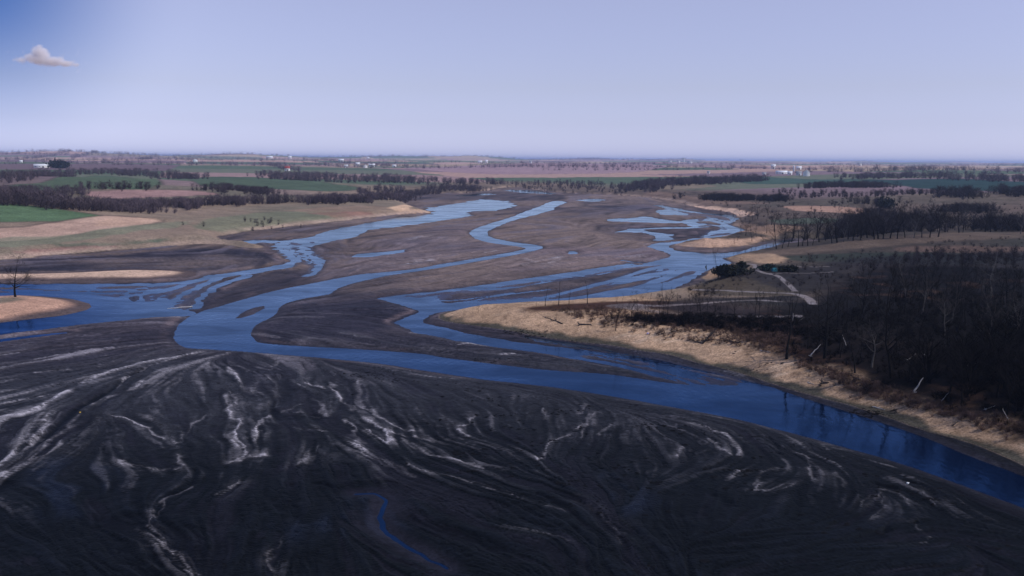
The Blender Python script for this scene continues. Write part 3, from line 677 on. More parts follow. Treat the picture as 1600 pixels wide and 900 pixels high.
ZID = np.where((land > 0) & ((isl_a) | (isl_b)), 2, ZID)
ZID = np.where((land > 0) & (bankzone > .5) & (sand_m > .5) & (brush_line < .5), 3, ZID)
ZID = np.where(road_m > .5, 4, ZID)
print('colours', round(time.time() - T0, 1))

# ------------------------------------------------------------------ scene helpers
def new_mat(name):
    m = bpy.data.materials.new(name); m.use_nodes = True
    return m, m.node_tree.nodes, m.node_tree.links


def tag(o, label=None, cat=None, group=None, kind=None):
    if label: o['label'] = label
    if cat: o['category'] = cat
    if group: o['group'] = group
    if kind: o['kind'] = kind
    return o


def mesh_obj(name, verts, faces, m=None, parent=None, smooth=False):
    """faces: (n x k) array or list of arrays of equal width"""
    me = bpy.data.meshes.new(name)
    fl = [faces] if isinstance(faces, np.ndarray) else faces
    fl = [np.asarray(f, np.int32) for f in fl if len(f)]
    nv = len(verts); lt = np.concatenate([np.full(len(f), f.shape[1], np.int32) for f in fl]); li = np.concatenate([f.ravel() for f in fl])
    me.vertices.add(nv); me.vertices.foreach_set('co', np.asarray(verts, np.float32).ravel())
    me.loops.add(len(li)); me.loops.foreach_set('vertex_index', li)
    me.polygons.add(len(lt)); me.polygons.foreach_set('loop_start', np.concatenate([[0], np.cumsum(lt)[:-1]]).astype(np.int32))
    if smooth: me.polygons.foreach_set('use_smooth', np.ones(len(lt), bool))
    me.update(calc_edges=True)
    if m: me.materials.append(m)
    o = bpy.data.objects.new(name, me); col.objects.link(o)
    if parent: o.parent = parent
    return o


def empty(name, loc, rz=0.0):
    e = bpy.data.objects.new(name, None); e.empty_display_size = .5; col.objects.link(e)
    e.location = loc; e.rotation_euler = (0, 0, rz)
    return e


# ---- materials
def ground_mat():
    m, N, L = new_mat('soil')
    b = N['Principled BSDF']
    at = N.new('ShaderNodeAttribute'); at.attribute_name = 'soil_colour'
    ar = N.new('ShaderNodeAttribute'); ar.attribute_name = 'soil_gloss'
    geo = N.new('ShaderNodeNewGeometry')
    n = N.new('ShaderNodeTexNoise'); n.inputs['Scale'].default_value = .55; n.inputs['Detail'].default_value = 8; n.inputs['Roughness'].default_value = .68
    L.new(geo.outputs['Position'], n.inputs['Vector'])
    mr = N.new('ShaderNodeMapRange'); mr.inputs['From Min'].default_value = .25; mr.inputs['From Max'].default_value = .75; mr.inputs['To Min'].default_value = .62; mr.inputs['To Max'].default_value = 1.38
    L.new(n.outputs['Fac'], mr.inputs['Value'])
    n2_ = N.new('ShaderNodeTexNoise'); n2_.inputs['Scale'].default_value = .06; n2_.inputs['Detail'].default_value = 6
    L.new(geo.outputs['Position'], n2_.inputs['Vector'])
    mr2 = N.new('ShaderNodeMapRange'); mr2.inputs['From Min'].default_value = .3; mr2.inputs['From Max'].default_value = .7; mr2.inputs['To Min'].default_value = .82; mr2.inputs['To Max'].default_value = 1.18
    L.new(n2_.outputs['Fac'], mr2.inputs['Value'])
    n3_ = N.new('ShaderNodeTexNoise'); n3_.inputs['Scale'].default_value = 2.2; n3_.inputs['Detail'].default_value = 6; n3_.inputs['Roughness'].default_value = .7; n3_.inputs['Distortion'].default_value = .6
    L.new(geo.outputs['Position'], n3_.inputs['Vector'])
    mr3 = N.new('ShaderNodeMapRange'); mr3.inputs['From Min'].default_value = .36; mr3.inputs['From Max'].default_value = .64; mr3.inputs['To Min'].default_value = .6; mr3.inputs['To Max'].default_value = 1.4
    L.new(n3_.outputs['Fac'], mr3.inputs['Value'])
    m0 = N.new('ShaderNodeMath'); m0.operation = 'MULTIPLY'; L.new(mr3.outputs[0], m0.inputs[0]); L.new(mr.outputs[0], m0.inputs[1])
    mm = N.new('ShaderNodeMath'); mm.operation = 'MULTIPLY'; L.new(m0.outputs[0], mm.inputs[0]); L.new(mr2.outputs[0], mm.inputs[1])
    vm = N.new('ShaderNodeVectorMath'); vm.operation = 'SCALE'; L.new(at.outputs['Color'], vm.inputs[0]); L.new(mm.outputs[0], vm.inputs['Scale'])
    L.new(vm.outputs[0], b.inputs['Base Color']); L.new(ar.outputs['Fac'], b.inputs['Roughness'])
    b.inputs['Specular IOR Level'].default_value = .035
    bp = N.new('ShaderNodeBump'); bp.inputs['Strength'].default_value = .55; bp.inputs['Distance'].default_value = .35
    L.new(n.outputs['Fac'], bp.inputs['Height']); L.new(bp.outputs[0], b.inputs['Normal'])
    return m


def water_mat():
    m, N, L = new_mat('river_water')
    for x in list(N):
        if x.type == 'BSDF_PRINCIPLED': N.remove(x)
    out = [x for x in N if x.type == 'OUTPUT_MATERIAL'][0]
    geo = N.new('ShaderNodeNewGeometry')
    n = N.new('ShaderNodeTexNoise'); n.inputs['Scale'].default_value = .9; n.inputs['Detail'].default_value = 4
    mp = N.new('ShaderNodeMapping'); mp.inputs['Scale'].default_value = (1, .45, 1); L.new(geo.outputs['Position'], mp.inputs[0]); L.new(mp.outputs[0], n.inputs['Vector'])
    bp = N.new('ShaderNodeBump'); bp.inputs['Distance'].default_value = .08; L.new(n.outputs['Fac'], bp.inputs['Height'])
    nl = N.new('ShaderNodeTexNoise'); nl.inputs['Scale'].default_value = .03; nl.inputs['Detail'].default_value = 5; L.new(geo.outputs['Position'], nl.inputs['Vector'])
    cr = N.new('ShaderNodeValToRGB'); cr.color_ramp.elements[0].color = (.001, .004, .016, 1); cr.color_ramp.elements[1].color = (.004, .012, .04, 1); cr.color_ramp.elements[0].position = .3; cr.color_ramp.elements[1].position = .7
    L.new(nl.outputs['Fac'], cr.inputs[0])
    wn = N.new('ShaderNodeTexNoise'); wn.inputs['Scale'].default_value = .05; wn.inputs['Detail'].default_value = 5; wn.inputs['Roughness'].default_value = .6; wn.inputs['Distortion'].default_value = .8
    wm = N.new('ShaderNodeMapping'); wm.inputs['Scale'].default_value = (.7, 1.3, 1); wm.inputs['Rotation'].default_value = (0, 0, .35); L.new(geo.outputs['Position'], wm.inputs[0]); L.new(wm.outputs[0], wn.inputs['Vector'])
    wr = N.new('ShaderNodeMapRange'); wr.inputs['From Min'].default_value = .38; wr.inputs['From Max'].default_value = .62; wr.inputs['To Min'].default_value = .15; wr.inputs['To Max'].default_value = .95; L.new(wn.outputs['Fac'], wr.inputs['Value']); L.new(wr.outputs[0], bp.inputs['Strength'])
    df = N.new('ShaderNodeBsdfDiffuse'); L.new(cr.outputs[0], df.inputs['Color'])
    gl = N.new('ShaderNodeBsdfGlossy'); gl.inputs['Roughness'].default_value = .06; L.new(bp.outputs[0], gl.inputs['Normal'])
    fr = N.new('ShaderNodeFresnel'); fr.inputs['IOR'].default_value = 1.33; L.new(bp.outputs[0], fr.inputs['Normal'])
    tr = N.new('ShaderNodeValToRGB'); tr.color_ramp.elements[0].position = .18; tr.color_ramp.elements[0].color = (.19, .41, .75, 1); tr.color_ramp.elements[1].position = .75; tr.color_ramp.elements[1].color = (.76, .92, 1, 1)
    L.new(fr.outputs[0], tr.inputs[0])
    w2 = N.new('ShaderNodeMapRange'); w2.inputs['From Min'].default_value = .36; w2.inputs['From Max'].default_value = .64; w2.inputs['To Min'].default_value = .74; w2.inputs['To Max'].default_value = 1.2; L.new(wn.outputs['Fac'], w2.inputs['Value'])
    vg = N.new('ShaderNodeVectorMath'); vg.operation = 'SCALE'; L.new(tr.outputs[0], vg.inputs[0]); L.new(w2.outputs[0], vg.inputs['Scale']); L.new(vg.outputs[0], gl.inputs['Color'])
    mx = N.new('ShaderNodeMixShader'); L.new(fr.outputs[0], mx.inputs[0]); L.new(df.outputs[0], mx.inputs[1]); L.new(gl.outputs[0], mx.inputs[2])
    L.new(mx.outputs[0], out.inputs['Surface'])
    return m


def plain(name, c, rough=.9, var=.3, scale=3.0, spec=.2):
    m, N, L = new_mat(name)
    b = N['Principled BSDF']; b.inputs['Roughness'].default_value = rough; b.inputs['Specular IOR Level'].default_value = spec
    tc = N.new('ShaderNodeTexCoord'); oi = N.new('ShaderNodeObjectInfo')
    n = N.new('ShaderNodeTexNoise'); n.inputs['Scale'].default_value = scale; n.inputs['Detail'].default_value = 4
    L.new(tc.outputs['Object'], n.inputs['Vector'])
    mr = N.new('ShaderNodeMapRange'); mr.inputs['From Min'].default_value = .3; mr.inputs['From Max'].default_value = .7; mr.inputs['To Min'].default_value = 1 - var; mr.inputs['To Max'].default_value = 1 + var
    L.new(n.outputs['Fac'], mr.inputs['Value'])
    rn = N.new('ShaderNodeMapRange'); rn.inputs['To Min'].default_value = 1 - var * .6; rn.inputs['To Max'].default_value = 1 + var * .6; L.new(oi.outputs['Random'], rn.inputs['Value'])
    mm = N.new('ShaderNodeMath'); mm.operation = 'MULTIPLY'; L.new(mr.outputs[0], mm.inputs[0]); L.new(rn.outputs[0], mm.inputs[1])
    vm = N.new('ShaderNodeVectorMath'); vm.operation = 'SCALE'; vm.inputs[0].default_value = c; L.new(mm.outputs[0], vm.inputs['Scale'])
    L.new(vm.outputs[0], b.inputs['Base Color'])
    return m


M_soil = ground_mat(); M_water = water_mat()
M_bark = plain('dark_bark', (.011, .010, .011), spec=.05); M_twig = plain('twigs', (.014, .0125, .0135), spec=.04); M_twig2 = plain('grey_twigs', (.05, .044, .046))
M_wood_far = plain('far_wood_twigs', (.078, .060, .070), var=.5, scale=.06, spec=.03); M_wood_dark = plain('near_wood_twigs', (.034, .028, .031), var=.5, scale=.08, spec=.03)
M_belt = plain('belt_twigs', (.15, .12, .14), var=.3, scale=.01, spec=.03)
M_ever = plain('evergreen', (.012, .015, .011), var=.5, scale=1.5)
M_log = plain('bleached_wood', (.36, .34, .34), var=.25, scale=4); M_logdark = plain('rotten_wood', (.05, .042, .04), var=.4, scale=4)
M_brush = plain('dry_brush', (.09, .054, .042), var=.6, scale=.25); M_brushd = plain('dark_brush', (.007, .006, .0065), var=.6, scale=.25, spec=.02)
M_white = plain('white_paint', (.8, .8, .8), .6, .06, .3); M_roofg = plain('grey_roof', (.3, .31, .34), .6, .12, .4); M_roofw = plain('bright_metal_roof', (.78, .8, .84), .45, .06, .3); M_red = plain('red_roof', (.3, .06, .05), .7, .15, .4)
M_dark = plain('dark_opening', (.03, .03, .035), .6, .1); M_teal = plain('teal_tarpaulin', (.02, .17, .22), .6, .15, 2.0); M_silo = plain('silo_concrete', (.6, .62, .66), .7, .08)

# ------------------------------------------------------------------ ground sheet, cut along the lines where one kind of ground meets the next
V = np.stack([X, Y, Z], -1).reshape(-1, 3)
idx = np.arange(NR * NT).reshape(NR, NT)
jn = np.roll(idx, -1, axis=1)
quads = np.stack([idx[:-1], idx[1:], jn[1:], jn[:-1]], -1).reshape(-1, 4)
# vertex normals of the whole sheet
dV = V.reshape(NR, NT, 3)
gr_ = np.gradient(dV, axis=0); gt_ = np.roll(dV, -1, 1) - np.roll(dV, 1, 1)
nrm = np.cross(gt_, gr_); nrm /= np.linalg.norm(nrm, axis=-1, keepdims=True) + 1e-12
nrm = np.where(nrm[..., 2:] < 0, -nrm, nrm).reshape(-1, 3)
if True:
    a, b, c = V[quads[0, 0]], V[quads[0, 1]], V[quads[0, 2]]
    if np.cross(b - a, c - a)[2] < 0: quads = quads[:, ::-1]
zf = ZID.reshape(-1)[quads]
zid = np.sort(zf, axis=1)[:, 1]
cflat = np.concatenate([COLR.reshape(-1, 3), np.ones((NR * NT, 1))], 1).astype(np.float32); rflat = ROUGH.reshape(-1).astype(np.float32)


def ground_piece(name, faces, label, cat, fan=False):
    u, inv = np.unique(faces, return_inverse=True)
    f = inv.reshape(faces.shape); v = V[u]; nn = nrm[u]; cc = cflat[u]; rf = rflat[u]
    parts = [f]
    if fan:
        ring = np.searchsorted(u, idx[0])
        v = np.vstack([v, [[0, 0, Z[0].mean()]]]); nn = np.vstack([nn, [[0, 0, 1]]]); cc = np.vstack([cc, cc[ring[:1]]]); rf = np.append(rf, .8)
        k = len(v) - 1
        parts.append(np.stack([ring, np.roll(ring, -1), np.full(NT, k)], -1)[:, ::-1])
    o = mesh_obj(name, v, parts, M_soil, smooth=True)
    me = o.data
    at = me.attributes.new('soil_colour', 'FLOAT_COLOR', 'POINT'); at.data.foreach_set('color', cc.astype(np.float32).ravel())
    ag = me.attributes.new('soil_gloss', 'FLOAT', 'POINT'); ag.data.foreach_set('value', rf.astype(np.float32))
    me.normals_split_custom_set_from_vertices([tuple(x) for x in nn.tolist()])
    return tag(o, label, cat, kind='structure')


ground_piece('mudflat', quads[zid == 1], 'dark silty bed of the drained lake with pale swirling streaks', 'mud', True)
ground_piece('ground', quads[zid == 0], 'rolling farmland and dry grass round the drained lake', 'land')
ground_piece('sand_island', quads[zid == 2], 'low tan sand banks left standing in the western mud', 'sand')
ground_piece('sand_bank', quads[zid == 3], 'bare tan sand strip along the foot of the wooded shore', 'sand')
ground_piece('gravel_road', quads[zid == 4], 'pale gravel tracks looping over the wooded spit', 'road')
for k, (nm, lab) in field_info.items():
    q = quads[zid == k]
    if len(q): ground_piece(nm, q, lab, 'field')
lw_ = unproj([(-900, 470), (-300, 440), (300, 360), (640, 300), (1000, 296), (1320, 360), (1320, 400), (1200, 440), (1100, 520), (2600, 1000), (2600, 1350), (-900, 1350)])
wv = np.array([[-620, 40, 0], [520, 40, 0], [520, 1750, 0], [-620, 1750, 0]], float)
w = mesh_obj('river_water', wv, np.array([[0, 1, 2, 3]]), M_water)
tag(w, 'blue river channels winding over the drained lake bed', 'river', kind='structure')
print('ground', round(time.time() - T0, 1))


# ------------------------------------------------------------------ trees
def tubes(segs, sides=3):
    """segs: list of (p0, p1, r0, r1) -> verts, quads"""
    s = np.array([np.concatenate([a, b, [c, d]]) for a, b, c, d in segs])
    p0, p1, r0, r1 = s[:, :3], s[:, 3:6], s[:, 6], s[:, 7]
    d = p1 - p0; d /= np.linalg.norm(d, axis=1, keepdims=True) + 1e-9
    ref = np.where(np.abs(d[:, 2:3]) < .9, [[0, 0, 1.]], [[1., 0, 0]])
    a = np.cross(d, ref); a /= np.linalg.norm(a, axis=1, keepdims=True); b = np.cross(d, a)
    vs_ = []
    for P_, r in ((p0, r0), (p1, r1)):
        for k in range(sides):
            t = 2 * math.pi * k / sides
            vs_.append(P_ + (a * math.cos(t) + b * math.sin(t)) * r[:, None])
    v = np.stack(vs_, 1).reshape(-1, 3); n = len(s); base = np.arange(n)[:, None] * (2 * sides)
    q = np.concatenate([base + np.array([[k, (k + 1) % sides, sides + (k + 1) % sides, sides + k]]) for k in range(sides)])
    return v, q


def unit(v): return v / (np.linalg.norm(v) + 1e-9)


def bare_tree(h, rs, spread=1.0, lean=0.0, twigs=1.0, fat=1.0, limbs=10):
    """trunk segments and crown segments of a leafless tree"""
    tr, cr = [], []
    p = np.zeros(3); d = unit(np.array([rs.normal(0, .04) + lean, rs.normal(0, .04), 1.0])); n = 7
    r = h * .019 * fat; pts = [(p, r)]
    for i in range(n):
        q = p + d * h * .78 / n; r2 = r * .8
        tr.append((p, q, r, r2)); p, r = q, r2; pts.append((p, r)); d = unit(d + rs.normal(0, .09, 3) + [0, 0, .06])

    def grow(p, d, L, r, lev, out):
        segs_n = 3 if lev < 2 else 2
        for i in range(segs_n):
            q = p + d * L / segs_n; r2 = r * .72
            out.append((p, q, r, r2))
            if lev < 3 and (i > 0 or lev > 0):
                kids = (rs.integers(1, 3) if lev == 0 else rs.integers(1, 4)) * (twigs if lev > 0 else 1)
                for _ in range(int(round(kids))):
                    dd = unit(d + rs.normal(0, .55, 3) + [0, 0, .18])
                    grow(q, dd, L * rs.uniform(.42, .62), max(r2 * .6, .014), lev + 1, cr)
            p, r = q, r2; d = unit(d + rs.normal(0, .16, 3) + [0, 0, .10])
    for k in range(limbs):
        t = rs.uniform(.28, 1.0); f = t * n; i = min(int(f), n - 1)
        b = pts[i][0] + (pts[i + 1][0] - pts[i][0]) * (f - i)
        a = 2.4 * k + rs.uniform(-.5, .5)
        dd = unit(np.array([math.cos(a) * spread, math.sin(a) * spread, rs.uniform(.5, 1.1)]))
        grow(b, dd, h * rs.uniform(.2, .34) * (1.25 - .5 * t), pts[i][1] * .55, 0, tr if rs.random() < 1 else cr)
    grow(p, d, h * .22, r, 0, tr)
    return tr, cr


PROTO = []
rs = np.random.default_rng(3)
for spec in [(1, 1, 0, 1, 1, 10), (1, .8, .05, 1, 1, 9), (1, 1.3, -.04, 1.1, 1.2, 12), (1, .7, 0, .8, .9, 8), (1, 1.1, .1, 1, 1, 10), (1, .6, -.08, .6, .8, 6), (1, 1.5, 0, 1.2, 1.3, 13), (1, .9, -.12, .9, .9, 9)]:
    t, c = bare_tree(13, rs, spec[1], spec[2], spec[3], spec[4], spec[5])
    tv, tq = tubes(t, 4); cv, cq = tubes(c, 3)
    a = mesh_obj('trunk', tv, tq, M_bark); b = mesh_obj('crown', cv, cq, M_twig)
    PROTO.append((a.data, b.data)); bpy.data.objects.remove(a); bpy.data.objects.remove(b)
# snags: dead, topless
SNAG = []
for k in range(4):
    t, c = bare_tree(13, rs, .5, rs.uniform(-.05, .05), .25, 1.0 + .25 * (k == 0), 3)
    tv, tq = tubes(t, 5)
    a = mesh_obj('trunk', tv, tq, M_bark); SNAG.append(a.data); bpy.data.objects.remove(a)


M_bark2 = plain('pale_bark', (.10, .092, .09), spec=.08); M_twig3 = plain('pale_twigs', (.05, .045, .046), spec=.05)
PALE_P = []
for a_, b_ in PROTO[:5]:
    a_ = a_.copy(); b_ = b_.copy(); a_.materials[0] = M_bark2; b_.materials[0] = M_twig3; PALE_P.append((a_, b_))


def put_tree(x, y, h, label, group=None, kind_i=None, sink=.15, name='bare_tree', cat='tree', z=None, sq=1.0, tw=None):
    i = random.randrange(len(PROTO)) if kind_i is None else kind_i
    e = empty(name, (x, y, (ground(x, y) if z is None else z) - sink), random.uniform(0, 6.28)); s = h / 13.0
    e.scale = (s * sq, s * sq, s)
    src = PALE_P[i % 5] if (group and random.random() < .14) else PROTO[i]
    for nm, me in (('trunk', src[0]), ('crown', src[1])):
        o = bpy.data.objects.new(nm, me); col.objects.link(o); o.parent = e
    return tag(e, label, cat, group)


def put_snag(x, y, h, label, group=None, i=0, sink=.15, sq=1.0):
    s = h / 13.0
    o = bpy.data.objects.new('dead_trunk', SNAG[i]); col.objects.link(o); o.location = (x, y, ground(x, y) - sink); o.rotation_euler = (0, 0, random.uniform(0, 6.28)); o.scale = (s * sq, s * sq, s)
    return tag(o, label, 'dead tree', group)


def px_h(p, n):
    """metres that n pixels of the photograph span upright at point p"""
    return n * math.hypot(p[0], p[1]) / F


NTREE = 0


def tree_at(u, v, npx, label, group=None, i=None, sq=1.0, snag=None):
    global NTREE
    NTREE += 1
    p = hit(u, v)
    if snag is not None:
        return put_snag(p[0], p[1], px_h(p, npx), label, group, snag, sq=sq)
    return put_tree(p[0], p[1], px_h(p, npx), label, group, i, sq=sq)


def inside(pt, poly):
    x, y = pt; c = False; n = len(poly)
    for i in range(n):
        (ax, ay), (bx, by) = poly[i], poly[(i + 1) % n]
        if (ay > y) != (by > y) and x < (bx - ax) * (y - ay) / (by - ay) + ax: c = not c
    return c


def scatter(poly, n, mind, seed, by='world', tries=60):
    """n points spread over a stretch of ground outlined as seen in the photograph"""
    r_ = random.Random(seed); w = hits(poly)[:, :2]
    lo, hi = w.min(0), w.max(0); out = []; cellz = {}
    pl = [tuple(a) for a in w]
    for _ in range(n * tries):
        if len(out) >= n: break
        x, y = r_.uniform(lo[0], hi[0]), r_.uniform(lo[1], hi[1])
        if not inside((x, y), pl): continue
        k = (int(x // mind), int(y // mind))
        if any((x - a) ** 2 + (y - b) ** 2 < mind * mind for i in (-1, 0, 1) for j in (-1, 0, 1) for a, b in cellz.get((k[0] + i, k[1] + j), ())): continue
        cellz.setdefault(k, []).append((x, y)); out.append((x, y))
    return out


# --- trees that stand out
tree_at(1229, 561, 92, 'thick black broken-topped dead trunk at the upper edge of the sand bank', None, snag=0, sq=1.3)
tree_at(1288, 560, 118, 'tall spreading bare tree rising over the gravel fork from the dark wood', None, 6)
tree_at(1392, 590, 160, 'tallest dark bare tree standing forward in the black wood', None, 0, .9)
tree_at(962, 517, 54, 'slim bare tree alone on the open sand before the brush', None, 3, .8)
tree_at(747, 489, 17, 'short black dead post alone on the tip of the sand spit', None, snag=1, sq=1.6)
for u, v, hh, l in [(838, 478, 9, 'stubby dead stump, shortest of the trunks along the channel edge'), (852, 478, 36, 'leaning thin dead trunk next to the stubby stump by the channel'), (873, 477, 46, 'tallest upright dead trunk in front of the blue channel'), (889, 476, 34, 'dead trunk with a slight bend behind the sand spit'), (918, 475, 44, 'straight dead trunk closest to the brush by the channel')]:
    tree_at(u, v, hh, l, 'dead trunks between the spit and the channel', snag=random.choice((1, 2, 3)), sq=1.0 if hh > 20 else 2.2)
tree_at(24, 464, 56, 'lone bare tree forking low on the sandy island in the western water', None, 6, 1.3)
tree_at(1147, 381, 13, 'dark dead stump alone on the tan sand point', None, snag=2, sq=1.7)
tree_at(1122, 436, 52, 'thin grey bare tree at the water beside the brush mound', None, 5, .8)
# --- row along the gravel road
GR = 'bare trees lining the lower gravel road'
for k in range(26):
    u = 985 + k * 10.2 + random.uniform(-4, 4)
    tree_at(u, 497 + random.uniform(-2, 3), random.uniform(30, 52), 'slender bare tree in the line along the lower gravel road', GR, sq=.75)
# --- shore trees by the inlet
GR = 'bare trees along the inlet shore'
for u, v, hh in [(1213, 389, 46), (1222, 388, 30), (1231, 386, 26), (1247, 385, 44), (1254, 384, 34), (1262, 384, 40), (1270, 383, 30), (1300, 380, 44), (1308, 379, 50), (1318, 378, 36), (1333, 376, 40), (1345, 375, 34), (1366, 374, 58), (1372, 373, 40), (1237, 378, 36), (1280, 378, 38), (1290, 376, 34), (1325, 374, 46), (1355, 372, 40), (1380, 373, 44), (1391, 372, 36), (1402, 373, 48), (1414, 371, 38), (1428, 372, 46), (1440, 371, 40), (1453, 371, 36), (1466, 370, 44), (1240, 372, 40), (1262, 370, 34), (1276, 372, 44), (1226, 376, 38), (1310, 371, 42), (1340, 370, 36)]:
    tree_at(u, v, hh, 'dark bare tree rooted on the inlet shore below the dry rise', GR, sq=1.35)
GR = 'bare trees on the sandy point'
for u, v, hh in [(1184, 342, 24), (1176, 344, 16), (1158, 347, 16), (1205, 352, 26), (1165, 368, 26), (1182, 370, 28), (1175, 377, 22), (1192, 379, 14), (1158, 364, 14), (1210, 362, 30), (1222, 360, 30), (1198, 364, 20), (1152, 376, 10), (1173, 335, 14), (1200, 337, 20), (1072, 326, 12)]:
    tree_at(u, v, hh, 'small bare tree scattered over the pale sandy point', GR, sq=1.3)
# --- wood between the inlet and the far slope
GR = 'bare trees of the wood behind the inlet'
for x, y in scatter([(1290, 372), (1350, 352), (1440, 346), (1600, 352), (1680, 362), (1680, 368), (1480, 368), (1400, 366), (1350, 374)], 62, 6.5, 5):
    put_tree(x, y, random.uniform(11, 16), 'bare tree in the close wood between the inlet and the far slope', GR); NTREE += 1
# --- the black wood on the near shore
GR = 'bare trees of the black wood above the sand bank'
for x, y in scatter([(1245, 545), (1300, 585), (1350, 606), (1420, 625), (1500, 645), (1620, 668), (1700, 640), (1700, 470), (1560, 462), (1440, 458), (1360, 470), (1300, 505)], 100, 4.2, 9):
    put_tree(x, y, random.uniform(9.5, 14.5), 'bare tree crowded in the black wood above the sand bank', GR); NTREE += 1
GR = 'bare trees behind the black wood'
for x, y in scatter([(1335, 466), (1420, 460), (1560, 460), (1700, 466), (1700, 446), (1560, 436), (1400, 436), (1330, 444)], 34, 5, 10):
    put_tree(x, y, random.uniform(6, 10.5), 'bare tree on the dim meadow behind the black wood', GR); NTREE += 1
print('trees', NTREE, round(time.time() - T0, 1))

# ------------------------------------------------------------------ far woods: too many to count, one mass each
def wood_proto(rs, n_tw=70, h=1.0, w=.42):
    """a small leafless tree as thin tapering blades, one unit tall"""
    v = []; f = []
    def blade(p, q, wd):
        d = q - p; s = unit(np.cross(d, rs.normal(0, 1, 3))) * wd
        k = len(v); v.extend([p - s, p + s, q]); f.append((k, k + 1, k + 2))
    for _ in range(2): blade(np.array([rs.normal(0, .02), rs.normal(0, .02), -.05]), np.array([rs.normal(0, .05), rs.normal(0, .05), .8]), .028)
    for _ in range(n_tw):
        z0 = rs.uniform(.02, .7) if rs.random() < .8 else rs.uniform(0, .2); a = rs.uniform(0, 6.28); rad = w * rs.uniform(.0, .5) * math.sin(math.pi * min(z0 + .1, 1))
        p = np.array([math.cos(a) * rad, math.sin(a) * rad, z0]); a2 = a + rs.normal(0, .7)
        L = rs.uniform(.16, .38); q = p + L * unit(np.array([math.cos(a2) * .7, math.sin(a2) * .7, rs.uniform(.4, 1.3)]))
        q[2] = min(q[2], 1.03)
        blade(p, q, rs.uniform(.007, .014) * (1 if n_tw < 200 else .4))
    return np.array(v), np.array(f)


WP = [wood_proto(rs, 110) for _ in range(8)]
WPD = [wood_proto(rs, 130, w=.55) for _ in range(4)]


def woods(name, poly, n, hmin, hmax, label, m, seed, mind=3.0, protos=WP, wide=1.0, cat='woods', pts=None, jit=.45, thin_out=-.28):
    pts = scatter(poly, n, mind, seed) if pts is None else pts
    if not pts: print('no points', label); return
    V_, F_ = [], []; base = 0; r_ = np.random.default_rng(seed)
    for x, y in pts:
        if r_.random() < jit: x, y = x + r_.normal(0, mind * 2.6), y + r_.normal(0, mind * 3.2)
        if jit > .4 and float(vnoise(np.array([x / 26.]), np.array([y / 40.]), 8)[0]) < thin_out: continue
        v, f = protos[r_.integers(len(protos))]; h = hmin + (hmax - hmin) * r_.random() ** 1.3 * (1 + .35 * float(vnoise(np.array([x / 22.]), np.array([y / 22.]), 5)[0])); a = r_.uniform(0, 6.28); c, s = math.cos(a) * wide, math.sin(a) * wide
        vv = np.stack([(v[:, 0] * c - v[:, 1] * s) * h + x, (v[:, 0] * s + v[:, 1] * c) * h + y, v[:, 2] * h + ground(x, y)], 1)
        V_.append(vv); F_.append(f + base); base += len(v)
    o = mesh_obj(name, np.vstack(V_), np.vstack(F_), m)
    return tag(o, label, cat, kind='stuff')


